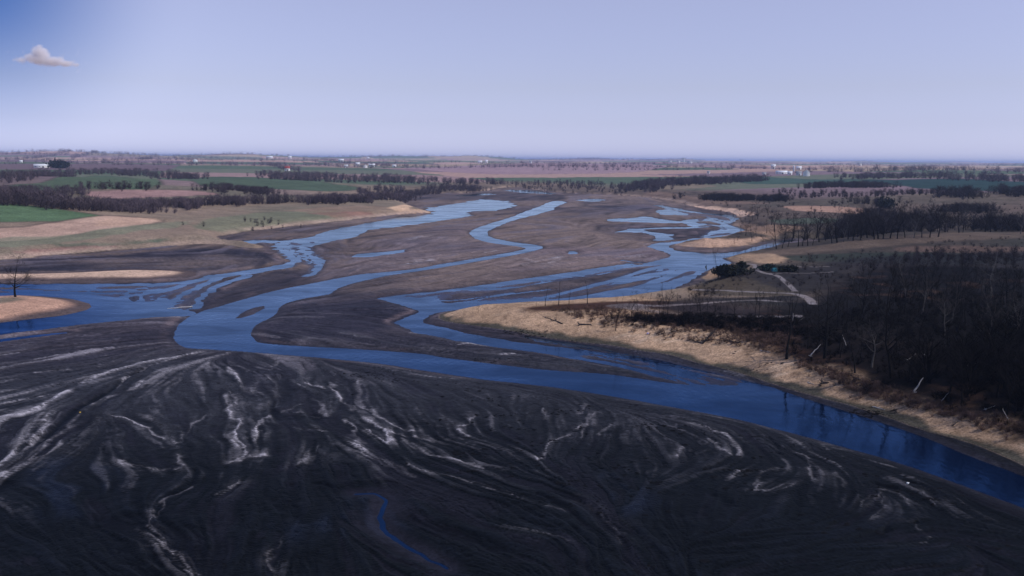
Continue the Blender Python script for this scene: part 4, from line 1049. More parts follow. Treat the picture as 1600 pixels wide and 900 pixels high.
WOODS = [  # (ground the trunks stand on as seen in the photograph, count, heights, label, material, spacing)
    ([(-80, 289), (0, 288), (60, 281), (120, 275), (170, 273), (250, 279), (310, 281), (330, 275), (260, 272), (160, 269), (60, 272), (0, 276), (-80, 279)], 520, 8, 13, 'purple bare wood along the top of the green hill', M_wood_far, 5),
    ([(-80, 326), (0, 321), (60, 325), (110, 329), (150, 331), (150, 327), (110, 323), (60, 318), (0, 314), (-80, 316)], 330, 8, 13, 'bare wood between the green field and the pasture hill', M_wood_far, 4.5),
    ([(-80, 305), (0, 304), (60, 305), (130, 306), (140, 303), (60, 300), (-80, 300)], 160, 7, 11, 'bare trees along the lower edge of the hill pasture', M_wood_far, 5),
    ([(150, 331), (210, 332), (290, 331), (312, 323), (300, 321), (220, 323), (150, 324)], 420, 7, 10, 'purple wood right below the ploughed field', M_wood_far, 3.5),
    ([(305, 322), (400, 321), (480, 320), (560, 318), (640, 311), (640, 308), (560, 313), (480, 315), (400, 316), (320, 317)], 520, 7, 11, 'long mauve wood above the dry meadow', M_wood_far, 3.5),
    ([(130, 297), (200, 295.5), (300, 297), (345, 301), (420, 306), (420, 301), (330, 296), (250, 293), (140, 293)], 300, 6, 9, 'belt of bare trees behind the ploughed field crest', M_wood_far, 4.5),
    ([(400, 278), (480, 283), (560, 286), (660, 288), (790, 290), (790, 284), (640, 279), (500, 275), (400, 273)], 520, 8, 13, 'dark hazy wood across the head of the valley', M_wood_far, 6),
    ([(560, 303), (700, 303), (765, 298), (740, 294), (660, 294), (570, 296)], 330, 6, 10, 'mauve scrub wood behind the bright sand shore', M_wood_far, 5),
    ([(978, 302), (1020, 301), (1040, 292), (1100, 289), (1190, 285), (1190, 281), (1100, 282), (1020, 288), (976, 296)], 520, 9, 15, 'dense dark wood beyond the far end of the mud', M_wood_far, 5),
    ([(1062, 309), (1120, 314), (1225, 315), (1235, 312), (1120, 310), (1065, 307)], 330, 6, 9, 'low dark thicket in front of the far meadow', M_wood_dark, 3.5),
    ([(800, 292), (860, 299), (980, 304), (980, 290), (900, 284), (800, 285)], 240, 5, 9, 'thin greenish scrub on the valley floor beyond the mud', M_wood_far, 9),
    ([(1255, 295), (1360, 295), (1395, 292), (1350, 290), (1262, 291)], 260, 7, 11, 'dark tree belt below the white farm', M_wood_dark, 4.5),
    ([(1310, 281), (1450, 279), (1600, 285), (1700, 287), (1700, 281), (1450, 274), (1315, 277)], 480, 8, 13, 'hazy blue wood along the far ridge by the teal field', M_wood_far, 7),
    ([(1465, 308), (1540, 310), (1700, 306), (1700, 301), (1560, 302), (1475, 304)], 300, 8, 13, 'dark copse at the edge of the teal field', M_wood_dark, 5),
    ([(1322, 322), (1372, 322), (1386, 318), (1340, 317)], 120, 6, 10, 'round dark copse on the far brown meadow', M_wood_dark, 4),
    ([(1350, 343), (1440, 343), (1450, 352), (1500, 358), (1380, 368), (1280, 374), (1330, 356)], 230, 8, 13, 'brown wood rising behind the inlet trees', M_wood_dark, 4.5),
    ([(1467, 332), (1545, 334), (1545, 329), (1480, 328)], 130, 6, 9, 'small thicket among the tan meadows', M_wood_dark, 4),
    ([(1540, 362), (1700, 364), (1700, 355), (1560, 354), (1510, 357)], 260, 8, 13, 'dark wood at the end of the dry rise', M_wood_dark, 5),
    ([(1200, 306), (1300, 312), (1460, 306), (1460, 300), (1300, 301), (1210, 299)], 150, 5, 8, 'sparse low trees over the brown far slope', M_wood_dark, 8),
    ([(1330, 425), (1420, 415), (1600, 412), (1700, 415), (1700, 402), (1560, 398), (1430, 400)], 150, 3, 6, 'scattered scrub across the dim green meadow', M_wood_dark, 5),
    ([(290, 352), (360, 357), (440, 352), (440, 347), (340, 347), (300, 345)], 40, 3, 5, 'sparse bushes where the meadow meets the dark mud', M_wood_dark, 5),
]
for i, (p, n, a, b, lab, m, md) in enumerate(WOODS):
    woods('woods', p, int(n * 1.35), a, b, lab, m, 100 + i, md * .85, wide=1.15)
# tree belts in the hazy distance, along the field edges
r_ = random.Random(77)
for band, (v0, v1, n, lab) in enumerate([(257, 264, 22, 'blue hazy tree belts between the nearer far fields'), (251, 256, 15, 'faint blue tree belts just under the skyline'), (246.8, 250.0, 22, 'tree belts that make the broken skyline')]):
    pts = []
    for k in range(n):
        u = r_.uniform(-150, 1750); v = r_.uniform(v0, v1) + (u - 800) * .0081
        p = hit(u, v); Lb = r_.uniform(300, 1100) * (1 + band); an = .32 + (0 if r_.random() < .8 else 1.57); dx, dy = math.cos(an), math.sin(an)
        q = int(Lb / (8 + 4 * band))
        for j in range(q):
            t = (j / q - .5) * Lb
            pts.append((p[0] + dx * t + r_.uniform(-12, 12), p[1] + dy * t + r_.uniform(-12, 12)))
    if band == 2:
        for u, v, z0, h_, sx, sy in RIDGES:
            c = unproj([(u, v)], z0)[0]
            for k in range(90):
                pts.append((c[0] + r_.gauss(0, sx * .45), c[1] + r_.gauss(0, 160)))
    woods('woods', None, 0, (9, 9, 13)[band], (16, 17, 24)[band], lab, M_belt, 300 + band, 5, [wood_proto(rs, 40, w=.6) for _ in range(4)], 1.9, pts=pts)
for i, (p, n, lab) in enumerate([([(1230, 408), (1400, 384), (1600, 372), (1700, 372), (1700, 440), (1500, 446), (1300, 470), (1240, 440)], 420, 'low dark scrub dotted over the dim meadow before the dry rise'), ([(1100, 318), (1240, 318), (1460, 312), (1700, 316), (1700, 344), (1480, 346), (1330, 348), (1200, 346)], 260, 'low brown scrub dotted over the far brown meadow'),
                            ([(1110, 440), (1240, 428), (1300, 440), (1250, 490), (1020, 492), (1040, 470)], 160, 'weeds and low scrub between the gravel tracks')]):
    woods('scrub', p, n, .7 + .5 * (i == 1), 2.2 + 1.2 * (i == 1), lab, M_wood_dark, 450 + i, 2.2, WPD, 1.8)
# brush on the bluff and the floor of the black wood
woods('woods', [(1400, 600), (1560, 634), (1700, 664), (2000, 745), (2300, 785), (2300, 540), (1560, 575)], 210, 10, 15, 'tall black timber at the edge of the near shore wood', M_brushd, 399, 2.6, [wood_proto(rs, 420, w=.5) for _ in range(4)], 1.1, jit=0)
woods('undergrowth', [(860, 484), (930, 482), (1000, 487), (1100, 498), (1240, 503), (1250, 560), (1150, 541), (1060, 530), (1000, 520), (950, 509), (900, 497)], 900, .6, 1.7, 'reddish brown dry brush along the top of the sand bank', M_brush, 400, .5, WPD, 1.8, 'brush', jit=.3)
woods('undergrowth', [(960, 496), (1100, 498), (1245, 500), (1250, 530), (1180, 522), (1080, 512), (1000, 506)], 700, 1.2, 2.6, 'black brush just below the lower gravel road', M_brushd, 401, .6, WPD, 1.6, 'brush', jit=.3)
woods('undergrowth', [(1235, 560), (1290, 588), (1350, 612), (1430, 634), (1520, 655), (1700, 695), (1750, 600), (1750, 470), (1440, 458), (1300, 500), (1240, 520)], 1350, .7, 2.6, 'dark tangled brush under the black wood', M_brushd, 402, .6, WPD, 1.6, 'brush', jit=.3)
woods('undergrowth', [(1235, 566), (1300, 596), (1350, 618), (1430, 640), (1520, 662), (1700, 700), (1700, 680), (1520, 645), (1430, 622), (1300, 580)], 420, .7, 1.8, 'brown weeds fringing the upper edge of the sand', M_brush, 403, .5, WPD, 1.6, 'brush', jit=.3)


def clods(areas, label, m, seed):
    """knobbly lumps of mud and rubble, too many to count"""
    q = np.random.default_rng(seed); V_, F_ = [], []; base = 0
    oct_v = np.array([[1, 0, 0], [0, 1, 0], [-1, 0, 0], [0, -1, 0], [0, 0, .8], [.6, .6, .3], [-.6, .6, .4], [-.6, -.6, .3], [.6, -.6, .4]], float)
    oct_f = np.array([[0, 5, 4], [5, 1, 4], [1, 6, 4], [6, 2, 4], [2, 7, 4], [7, 3, 4], [3, 8, 4], [8, 0, 4]])
    for poly, n, s0, s1 in areas:
        w = hits(poly)[:, :2]; lo, hi = w.min(0), w.max(0); pl = [tuple(a) for a in w]; k = 0; heads = []
        while k < n:
            if not heads or q.random() < .12:
                c = q.uniform(lo, hi)
                if not inside(tuple(c), pl): continue
                heads.append(c)
            c = heads[-1] + q.normal(0, 1.6, 2) * [1.6, .8]; k += 1
            z = ground(c[0], c[1])
            if z < .05: continue
            sz = s0 + (s1 - s0) * q.random() ** 2.5
            v = oct_v * sz * q.uniform(.6, 1.3, (9, 1)) * [q.uniform(.8, 1.8), q.uniform(.7, 1.2), .6] + [c[0], c[1], z - .05]
            V_.append(v); F_.append(oct_f + base); base += 9
    o = mesh_obj('rubble', np.vstack(V_), np.vstack(F_), m)
    return tag(o, label, 'mud clods', kind='stuff')


clods([([(700, 600), (900, 618), (1100, 655), (1300, 700), (1500, 770), (1600, 840), (1600, 895), (900, 895), (700, 720)], 900, .12, .5), ([(100, 560), (600, 580), (700, 700), (500, 895), (20, 895), (20, 640)], 350, .1, .35), ([(660, 548), (800, 563), (940, 582), (930, 586), (780, 572), (650, 554)], 160, .12, .4),
       ([(560, 578), (700, 594), (900, 622), (890, 632), (680, 606), (560, 590)], 160, .12, .4)], 'small black clods and wet lumps strewn over the mud', plain('wet_clod', (.008, .008, .01), spec=.05), 5)
clods([([(700, 505), (900, 530), (1100, 565), (1300, 622), (1500, 690), (1600, 728), (1600, 735), (1400, 664), (1200, 602), (1000, 553), (800, 523)], 420, .12, .45), ([(1100, 540), (1300, 610), (1500, 675), (1600, 705), (1600, 720), (1300, 625), (1100, 560)], 130, .1, .35)], 'dark weedy lumps and drift along the lower edge of the sand', M_brushd, 6)
print('woods', round(time.time() - T0, 1))


# ------------------------------------------------------------------ single evergreens and bushes
def leafy(name, u, v, wpx, hpx, label, cat, m, n=900, seed=1, trunk=True, group=None):
    p = hit(u, v); W = px_h(p, wpx) / 2; Hh = px_h(p, hpx); q = np.random.default_rng(seed)
    e = empty(name, (p[0], p[1], p[2] - .1))
    c = q.normal(0, 1, (n, 3)); c /= np.linalg.norm(c, axis=1, keepdims=True); c *= q.uniform(.35, 1, (n, 1)) ** .6
    lump = 1 + .4 * np.sin(c[:, :1] * 5 + seed) * np.cos(c[:, 1:2] * 4 + 2 * seed) + .3 * q.normal(0, 1, (n, 1))
    c = c * lump; c = c * [W, W, Hh * .46] + [0, 0, Hh * .53]
    s = (W + Hh) * .06; v = []
    a = q.normal(0, 1, (n, 3)); b = q.normal(0, 1, (n, 3))
    v = np.stack([c - a * s, c + a * s, c + b * s * 1.4], 1).reshape(-1, 3); v[:, 2] = np.maximum(v[:, 2], .05)
    mesh_obj('crown', v, np.arange(3 * n).reshape(-1, 3), m, e)
    if trunk:
        tv, tq = tubes([(np.zeros(3), np.array([0, 0, Hh * .5]), W * .08 + .08, W * .05 + .05)], 5)
        mesh_obj('trunk', tv, tq, M_bark, e)
    return tag(e, label, cat, group)


leafy('evergreen_tree', 88, 263, 16, 11, 'dark rounded evergreen, broader one of the pair on the hill crest', 'tree', M_ever, 700, 2)
leafy('evergreen_tree', 101, 263, 12, 9, 'dark rounded evergreen, smaller one of the pair on the hill crest', 'tree', M_ever, 600, 3)
leafy('evergreen_bush', 1142, 431, 46, 13, 'dark low evergreen mound beside the water at the inlet mouth', 'bush', M_ever, 1600, 4)
leafy('evergreen_bush', 1158, 423, 13, 14, 'upright dark bush on top of the low evergreen mound', 'bush', M_ever, 900, 5)
leafy('evergreen_bush', 1200, 422, 22, 8, 'dark green bush inside the bend of the gravel track', 'bush', plain('green_leaf', (.014, .028, .024)), 900, 6)
leafy('evergreen_bush', 1231, 424, 26, 8, 'black round bush beside the teal tarpaulin', 'bush', M_ever, 1000, 7)
leafy('evergreen_tree', 1384, 326, 20, 14, 'dark round tree beside the far tan meadow strip', 'tree', M_ever, 600, 8)


# ------------------------------------------------------------------ buildings far off
def prism(w, d, h, rise, over=.3):
    """gabled block: walls and roof as two meshes, ridge along x"""
    hw, hd = w / 2, d / 2
    wall = np.array([[-hw, -hd, -1], [hw, -hd, -1], [hw, hd, -1], [-hw, hd, -1], [-hw, -hd, h], [hw, -hd, h], [hw, hd, h], [-hw, hd, h], [-hw, 0, h + rise], [hw, 0, h + rise]])
    wf = [np.array([[0, 1, 5, 4], [2, 3, 7, 6]]), np.array([[1, 2, 6, 9, 5], [3, 0, 4, 8, 7]])]
    o = over; k = rise / hd; t = .22
    def slope(s):
        ye = s * (hd + o); ze = h - k * o
        return [[-hw - o, ye, ze], [hw + o, ye, ze], [hw + o, 0, h + rise], [-hw - o, 0, h + rise]]
    rv = []; rf = []
    for s in (-1, 1):
        q = np.array(slope(s)) + [0, 0, .03]; b = len(rv); rv.extend(q.tolist()); rv.extend((q + [0, 0, t]).tolist())
        rf += [[b + 4, b + 5, b + 6, b + 7], [b, b + 1, b + 5, b + 4], [b + 1, b + 2, b + 6, b + 5], [b + 3, b, b + 4, b + 7], [b + 3, b + 2, b + 1, b]]
    return wall, wf, np.array(rv), np.array(rf)


def box(cx, cy, cz, sx, sy, sz):
    v = np.array([[x, y, z] for x in (-.5, .5) for y in (-.5, .5) for z in (-.5, .5)]) * [sx, sy, sz] + [cx, cy, cz]
    return v, np.array([[0, 1, 3, 2], [4, 6, 7, 5], [0, 4, 5, 1], [2, 3, 7, 6], [0, 2, 6, 4], [1, 5, 7, 3]])


def building(name, u, v, wpx, hpx, label, cat='house', roof=None, wallm=None, turn=0.0, deep=.7, end_on=False):
    p = hit(u, v); w = px_h(p, wpx); hh = px_h(p, hpx); d = max(w * deep, hh * .8) if not end_on else w
    e = empty(name, (p[0], p[1], p[2]), math.atan2(-p[0], p[1]) + turn + (math.pi / 2 if end_on else 0))
    if end_on: w, d = w * 1.5, w
    h = hh * .58; rise = hh * .42
    wall, wf, rv, rf = prism(w, d, h, rise)
    mesh_obj('wall', wall, wf, wallm or M_white, e); mesh_obj('roof', rv, rf, roof or M_roofg, e)
    n = max(1, min(4, int(w / 6)))
    v_, f_ = box(w * .1, -d / 2, h * .35 - .0, min(w * .18, 3), .14, h * .7); mesh_obj('door', v_, f_, M_dark, e)
    for k in range(n):
        x = -w / 2 + (k + .5) * w / n
        if abs(x - w * .1) < w * .16: x -= w * .25
        v_, f_ = box(x, -d / 2, h * .6, min(w / n * .35, 1.6), .12, h * .3); mesh_obj('window', v_, f_, M_dark, e)
    return tag(e, label, cat)


def silo(u, v, wpx, hpx, label):
    p = hit(u, v); r = px_h(p, wpx) / 2; h = px_h(p, hpx); e = empty('silo', tuple(p)); n = 14
    a = np.linspace(0, 2 * math.pi, n, endpoint=False); ring = np.stack([np.cos(a) * r, np.sin(a) * r], 1)
    v = np.vstack([np.c_[ring, np.full(n, -1.)], np.c_[ring, np.full(n, h * .85)]]); i = np.arange(n); j = (i + 1) % n
    mesh_obj('wall', v, np.stack([i, j, n + j, n + i], 1), M_silo, e)
    v = np.vstack([np.c_[ring * 1.03, np.full(n, h * .85 + .01)], np.c_[ring * .6, np.full(n, h * .96)], [[0, 0, h]]])
    mesh_obj('roof', v, [np.stack([i, j, n + j, n + i], 1), np.stack([n + i, n + j, np.full(n, 2 * n)], 1)], M_roofw, e)
    return tag(e, label, 'silo')


B = building
B('barn', 1221, 272, 17, 5, 'long low white shed, the widest building of the white farm', 'barn', M_roofw, deep=.5)
B('farmhouse', 1260, 275, 10, 9, 'white gabled house at the edge of the white farm', 'house', M_roofw, end_on=True)
B('barn', 1208, 264, 7, 7, 'white barn standing higher up behind the long low shed', 'barn', M_roofw)
B('shed', 1234, 273, 7, 5, 'pale grey shed touching the end of the long low shed', 'shed', M_roofw)
B('barn', 1248, 265, 8, 5, 'white roofed barn on the rise behind the gabled house', 'barn', M_roofw)
B('shed', 1248, 274, 8, 6, 'blue grey shed between the long shed and the gabled house', 'shed', M_roofg, M_silo)
silo(1240, 268, 2.6, 9, 'slim pale silo among the white farm sheds')
B('farmhouse', 1194, 273, 6, 3.5, 'small white house just outside the white farm, by the tree belt', 'house', M_roofg)
B('farmhouse', 1107, 271, 4, 3.5, 'tiny white house half hidden by the dense dark wood', 'house', M_roofg)
B('farmhouse', 1343, 259, 6, 4, 'white house alone on the far slope behind the blue wood', 'house', M_roofg)
for u, v, w_, h_, l in [(1047, 254, 5, 3.5, 'white house at the near end of the hazy hamlet row'), (1060, 254, 5, 3.5, 'white house second along the hazy hamlet row'), (1068, 253, 3, 6, 'tall narrow white building in the hazy hamlet row'), (1078, 255, 7, 3, 'long pale shed at the far end of the hazy hamlet row')]:
    B('farmhouse', u, v, w_, h_, l, 'house', M_roofg)
B('farmhouse', 1160, 252, 7, 3, 'pale long house on the skyline past the hamlet row', 'house', M_roofg)
B('farmhouse', 829, 255, 4, 4, 'small white house on the broad pinkish field', 'house', M_roofg)
B('barn', 449, 267, 8, 7, 'white barn with a red roof above the dark hazy wood', 'barn', M_red)
B('farmhouse', 541, 262, 6, 4.5, 'white house by the green plain, first of the valley hamlet', 'house', M_roofw)
B('farmhouse', 559, 259, 7, 5, 'white house behind the others of the valley hamlet', 'house', M_roofw)
B('farmhouse', 571, 262, 6, 5, 'bright white gabled house in the middle of the valley hamlet', 'house', M_roofw, end_on=True)
B('barn', 581, 260, 10, 4, 'long white barn of the valley hamlet', 'barn', M_roofw)
B('farmhouse', 616, 261, 6, 3.5, 'small white house standing apart from the valley hamlet', 'house', M_roofw)
B('barn', 533, 252, 8, 3.5, 'white barn on the slope above the valley hamlet', 'barn', M_roofw)
B('farmhouse', 453, 248, 5, 4, 'white house close to the skyline above the red roofed barn', 'house', M_roofw)
B('barn', 421, 247, 10, 3, 'long pale barn close to the skyline', 'barn', M_roofw)
B('farmhouse', 575, 248, 4, 2.5, 'tiny white house on the skyline above the valley hamlet', 'house', M_roofw)
B('farmhouse', 750, 255, 7, 4, 'white farmhouse on the pinkish plain, larger of two', 'house', M_roofw)
B('farmhouse', 760, 255, 4, 5, 'narrow white farmhouse on the pinkish plain, smaller of two', 'house', M_roofw)
B('farmhouse', 305, 253, 7, 4.5, 'white farmhouse alone above the purple hilltop wood', 'house', M_roofw, end_on=True)
B('barn', 65, 262, 20, 5, 'very long bright white shed beside the dark evergreens', 'barn', M_roofw, deep=.35)
B('farmhouse', 33, 254, 4, 3, 'tiny white house on the hazy plain beyond the long shed', 'house', M_roofw)


# ------------------------------------------------------------------ driftwood, tarpaulin, litter
def log_at(u0, v0, u1, v1, rise, rad, label, m, forks=2, seed=1, name='driftwood_log', base_up=0.0):
    a = hit(u0, v0); b2 = hit(u1, v1) if rise == 0 else None
    q = np.random.default_rng(seed)
    if b2 is None:      # leaning: its top is over a point sideways from its foot
        s = math.hypot(a[0], a[1]) / F
        d = np.array([(u1 - u0) * s, .0, (v0 - v1) * s]); b2 = a + d + np.array([0, .3 * abs(d[0]), 0])
    e_len = np.linalg.norm(b2 - a)
    o0 = a.copy(); pts = [np.zeros(3) + [0, 0, rad * .7]]
    n = 6
    for i in range(1, n + 1):
        pts.append((b2 - a) * i / n + q.normal(0, .02 * e_len, 3) * [1, 1, .3] + [0, 0, rad * .7])
    sg = [(pts[i], pts[i + 1], rad * (1 - .11 * i), rad * (1 - .11 * (i + 1))) for i in range(n)]
    for k in range(forks):
        i = q.integers(2, n); d = unit((b2 - a) / e_len + q.normal(0, .6, 3) + [0, 0, .5])
        p1 = pts[i] + d * e_len * q.uniform(.15, .3); sg.append((pts[i], p1, rad * .45, rad * .2))
    for k in range(5):   # root plate
        d = unit(q.normal(0, 1, 3)); sg.append((pts[0], pts[0] + d * rad * 3.2, rad * .6, rad * .15))
    v, f = tubes(sg, 6)
    caps = []
    ob = mesh_obj(name, v, f, m, smooth=True); ob.location = o0
    return tag(ob, label, 'log')


log_at(905, 508, 924, 508, 0, .3, 'thick black log lying level on the sand before the brush', M_logdark, 1, 11)
log_at(878, 506, 850, 495, 0, .16, 'thin forked branch lying behind the level black log', M_logdark, 4, 12)
log_at(1098, 536, 1122, 514, 1, .26, 'dark uprooted log tipped up against the brush', M_logdark, 3, 13)
log_at(1098, 537, 1075, 531, 0, .18, 'grey branch trailing from the uprooted log', M_logdark, 3, 17)
log_at(1155, 536, 1128, 532, 0, .24, 'long dark log with a pale broken end at the brush edge', M_logdark, 2, 14)
log_at(1266, 557, 1282, 540, 1, .16, 'pale bleached pole leaning by the thick black trunk', M_log, 0, 15)
log_at(1427, 615, 1442, 593, 1, .22, 'stout bleached snag leaning out of the weeds over the sand', M_log, 0, 16)
log_at(1503, 580, 1513, 572, 1, .12, 'bent white branch propped up inside the black wood', M_log, 1, 18)
log_at(1513, 572, 1533, 566, 1, .08, 'thin white twig hanging beyond the bent white branch', M_log, 0, 19)
log_at(1238, 508, 1239, 490, 1, .12, 'pale upright pole behind the thick black trunk', M_log, 0, 20)
log_at(1245, 504, 1257, 497, 1, .08, 'slim pale slanting stick behind the thick black trunk', M_log, 0, 21)
log_at(1489, 665, 1497, 659, 0, .12, 'short dark stick lying alone on the sand', M_logdark, 0, 22)
log_at(1285, 599, 1295, 599, 0, .3, 'squat black stump lying in the middle of the sand', M_logdark, 0, 23)
log_at(1352, 597, 1330, 588, 0, .12, 'grey pole lying on the dark slope above the sand', M_log, 0, 24)
log_at(300, 480, 260, 483, 0, .25, 'pale log stranded across the shallow western water', M_log, 0, 25)


for k, (u, v, du, dv, ra, l) in enumerate([(1418, 563, 14, -9, .1, 'pale forked branch among the black trunks, first of the broken ones'), (1440, 552, 9, 5, .09, 'short white broken branch beside the tallest black tree'), (1322, 540, -6, -16, .1, 'grey white limb hanging behind the tall spreading tree'), (1365, 636, 18, 5, .12, 'long pale limb fallen over the weeds at the sand edge'),
        (1470, 628, 12, -12, .11, 'grey leaning pole among the brown weeds'), (1540, 640, 16, -4, .12, 'pale flat log half buried in the weeds'), (1575, 655, -8, -14, .1, 'bleached stub standing by the pale flat log'), (1262, 598, 10, 3, .1, 'thin drift branch on the open sand below the weeds'), (1188, 548, 16, 3, .1, 'thin drift branch lying along the brush edge')]):
    log_at(u, v, u + du, v + dv, 1 if dv < 0 else 0, ra, l, M_log, 1, 40 + k)


def tarp(u, v, wpx, hpx, label):
    """a covered trailer-size bundle: a tarpaulin draped over a load"""
    p = hit(u, v); w = px_h(p, wpx); h = px_h(p, hpx); e = empty('covered_load', (p[0], p[1], p[2]))
    n = 18; g = np.linspace(-1, 1, n); xx, yy = np.meshgrid(g, g, indexing='ij')
    q = np.clip(1.25 - np.maximum(np.abs(xx) ** 4, np.abs(yy) ** 4) * 1.3, 0, 1) ** .5
    zz = h * q * (1 + .1 * np.sin(5 * xx + 2 * yy)) + .02
    v_ = np.stack([xx * w / 2 * (1 + .05 * np.sin(9 * yy)), yy * w / 3 * (1 + .05 * np.sin(8 * xx)), zz], -1).reshape(-1, 3); i = np.arange(n * n).reshape(n, n)
    mesh_obj('tarpaulin', v_, np.stack([i[:-1, :-1], i[1:, :-1], i[1:, 1:], i[:-1, 1:]], -1).reshape(-1, 4), M_teal, e, True)
    for s in (-.3, .3):
        vv, ff = tubes([(np.array([w * s, -w * .36, .02]), np.array([w * s, -w * .3, h * 1.0]), .04, .04)], 4); mesh_obj('strap', vv, ff, M_dark, e)
    return tag(e, label, 'tarp')


tarp(1210, 424, 8, 5, 'small bright teal tarpaulin bundle between two dark bushes')


def float_at(u, v, r, label, m, cat='litter'):
    p = hit(u, v); n, k = 10, 6; v_ = []
    for i in range(k + 1):
        t = math.pi * i / k
        for j in range(n):
            a = 2 * math.pi * j / n; v_.append([r * math.sin(t) * math.cos(a) * 1.25, r * math.sin(t) * math.sin(a), r * (1 + math.cos(t)) * .9 - .03])
    f = [[i * n + j, i * n + (j + 1) % n, (i + 1) * n + (j + 1) % n, (i + 1) * n + j] for i in range(k) for j in range(n)]
    nk = tubes([(np.array([r * 1.1, 0, r * .9]), np.array([r * 1.7, 0, r * 1.1]), r * .35, r * .28)], 8)
    vv = np.vstack([v_, nk[0]]); ff = np.vstack([f, nk[1] + len(v_)])
    o = mesh_obj('plastic_float', vv, ff, m, smooth=True); o.location = p
    return tag(o, label, cat)


float_at(1418, 756, .17, 'small round white float lying on the dark mud by the river', M_white)
float_at(1012, 522, .26, 'small lilac white float washed up on the sand', plain('lilac_plastic', (.5, .45, .72), .5, .1))
float_at(125, 645, .13, 'tiny yellow float lying on the streaked mud', plain('yellow_plastic', (.75, .5, .06), .5, .1))


# ------------------------------------------------------------------ the small cloud
def cloud(u0, v0, dist, wpx, hpx):
    d = ray(u0, v0); d = d / math.hypot(d[0], d[1]); c = np.array([0, 0, H]) + d * dist; s = dist / F
    W, Hh = wpx * s, hpx * s
    v, f = box(0, 0, 0, W, W * .5, Hh)
    m, N, L = new_mat('cloud_vapour')
    out = [x for x in N if x.type == 'OUTPUT_MATERIAL'][0]; N.remove(N['Principled BSDF'])
    tc = N.new('ShaderNodeTexCoord'); pv = N.new('ShaderNodeVolumePrincipled'); pv.inputs['Color'].default_value = (.98, .95, .97, 1); pv.inputs['Anisotropy'].default_value = -.45
    nz = N.new('ShaderNodeTexNoise'); nz.inputs['Scale'].default_value = 9 / W; nz.inputs['Detail'].default_value = 5; nz.inputs['Roughness'].default_value = .6; L.new(tc.outputs['Object'], nz.inputs['Vector'])
    total = None
    # puffs: centre (x, z) and radii, as shares of the box
    for x, z, rx, rz, k in [(-.09, .12, .15, .46, 1.0), (-.13, -.05, .2, .3, .9), (.06, -.12, .22, .24, .9), (.2, -.16, .2, .18, .7), (-.32, -.1, .14, .2, .45), (.33, -.2, .12, .12, .5)]:
        mp = N.new('ShaderNodeMapping'); mp.vector_type = 'POINT'
        mp.inputs['Scale'].default_value = (1 / (rx * W), 1 / (.16 * W), 1 / (rz * Hh)); mp.inputs['Location'].default_value = (-x / rx, 0, -z / rz)
        L.new(tc.outputs['Object'], mp.inputs['Vector'])
        ln = N.new('ShaderNodeVectorMath'); ln.operation = 'LENGTH'; L.new(mp.outputs[0], ln.inputs[0])
        mr = N.new('ShaderNodeMapRange'); mr.inputs['From Min'].default_value = 0; mr.inputs['From Max'].default_value = 1; mr.inputs['To Min'].default_value = k; mr.inputs['To Max'].default_value = 0; L.new(ln.outputs['Value'], mr.inputs['Value'])
        if total is None: total = mr.outputs[0]
        else:
            ad = N.new('ShaderNodeMath'); ad.operation = 'MAXIMUM'; L.new(total, ad.inputs[0]); L.new(mr.outputs[0], ad.inputs[1]); total = ad.outputs[0]
    sc_ = N.new('ShaderNodeMath'); sc_.operation = 'MULTIPLY_ADD'; sc_.inputs[1].default_value = 1.1; sc_.inputs[2].default_value = -.72; L.new(nz.outputs['Fac'], sc_.inputs[0])
    ad = N.new('ShaderNodeMath'); ad.operation = 'ADD'; L.new(total, ad.inputs[0]); L.new(sc_.outputs[0], ad.inputs[1])
    mr = N.new('ShaderNodeMapRange'); mr.inputs['From Min'].default_value = .0; mr.inputs['From Max'].default_value = .5; mr.inputs['To Min'].default_value = 0; mr.inputs['To Max'].default_value = 9 / W * CLOUD_D; L.new(ad.outputs[0], mr.inputs['Value'])
    L.new(mr.outputs[0], pv.inputs['Density']); L.new(pv.outputs[0], out.inputs['Volume'])
    o = mesh_obj('cloud', v, f, m); o.location = c; o.rotation_euler = (0, 0, math.atan2(-d[0], d[1]))
    return tag(o, 'small pale pinkish cloud alone in the blue sky', 'cloud')


CLOUD_D = 3.2
cloud(75, 91, 14000, 104, 36)

# ------------------------------------------------------------------ air
hz_d = 6.5e-5
ztop = max(float(Z.max()) + 19, H + 6); zbot = float(Z.min()) - 2.0
print('highest ground', Z.max(), ztop)
v, f = box(0, 15000, (ztop + zbot) / 2, 130000, 128000, ztop - zbot)
m, N, L = new_mat('haze')
out = [x for x in N if x.type == 'OUTPUT_MATERIAL'][0]; N.remove(N['Principled BSDF'])
pv = N.new('ShaderNodeVolumePrincipled'); pv.inputs['Color'].default_value = (.52, .66, 1, 1); pv.inputs['Density'].default_value = hz_d; pv.inputs['Anisotropy'].default_value = .2
L.new(pv.outputs[0], out.inputs['Volume'])
tag(mesh_obj('haze', v, f, m), 'thin bluish haze lying over the whole valley', 'haze', kind='stuff')

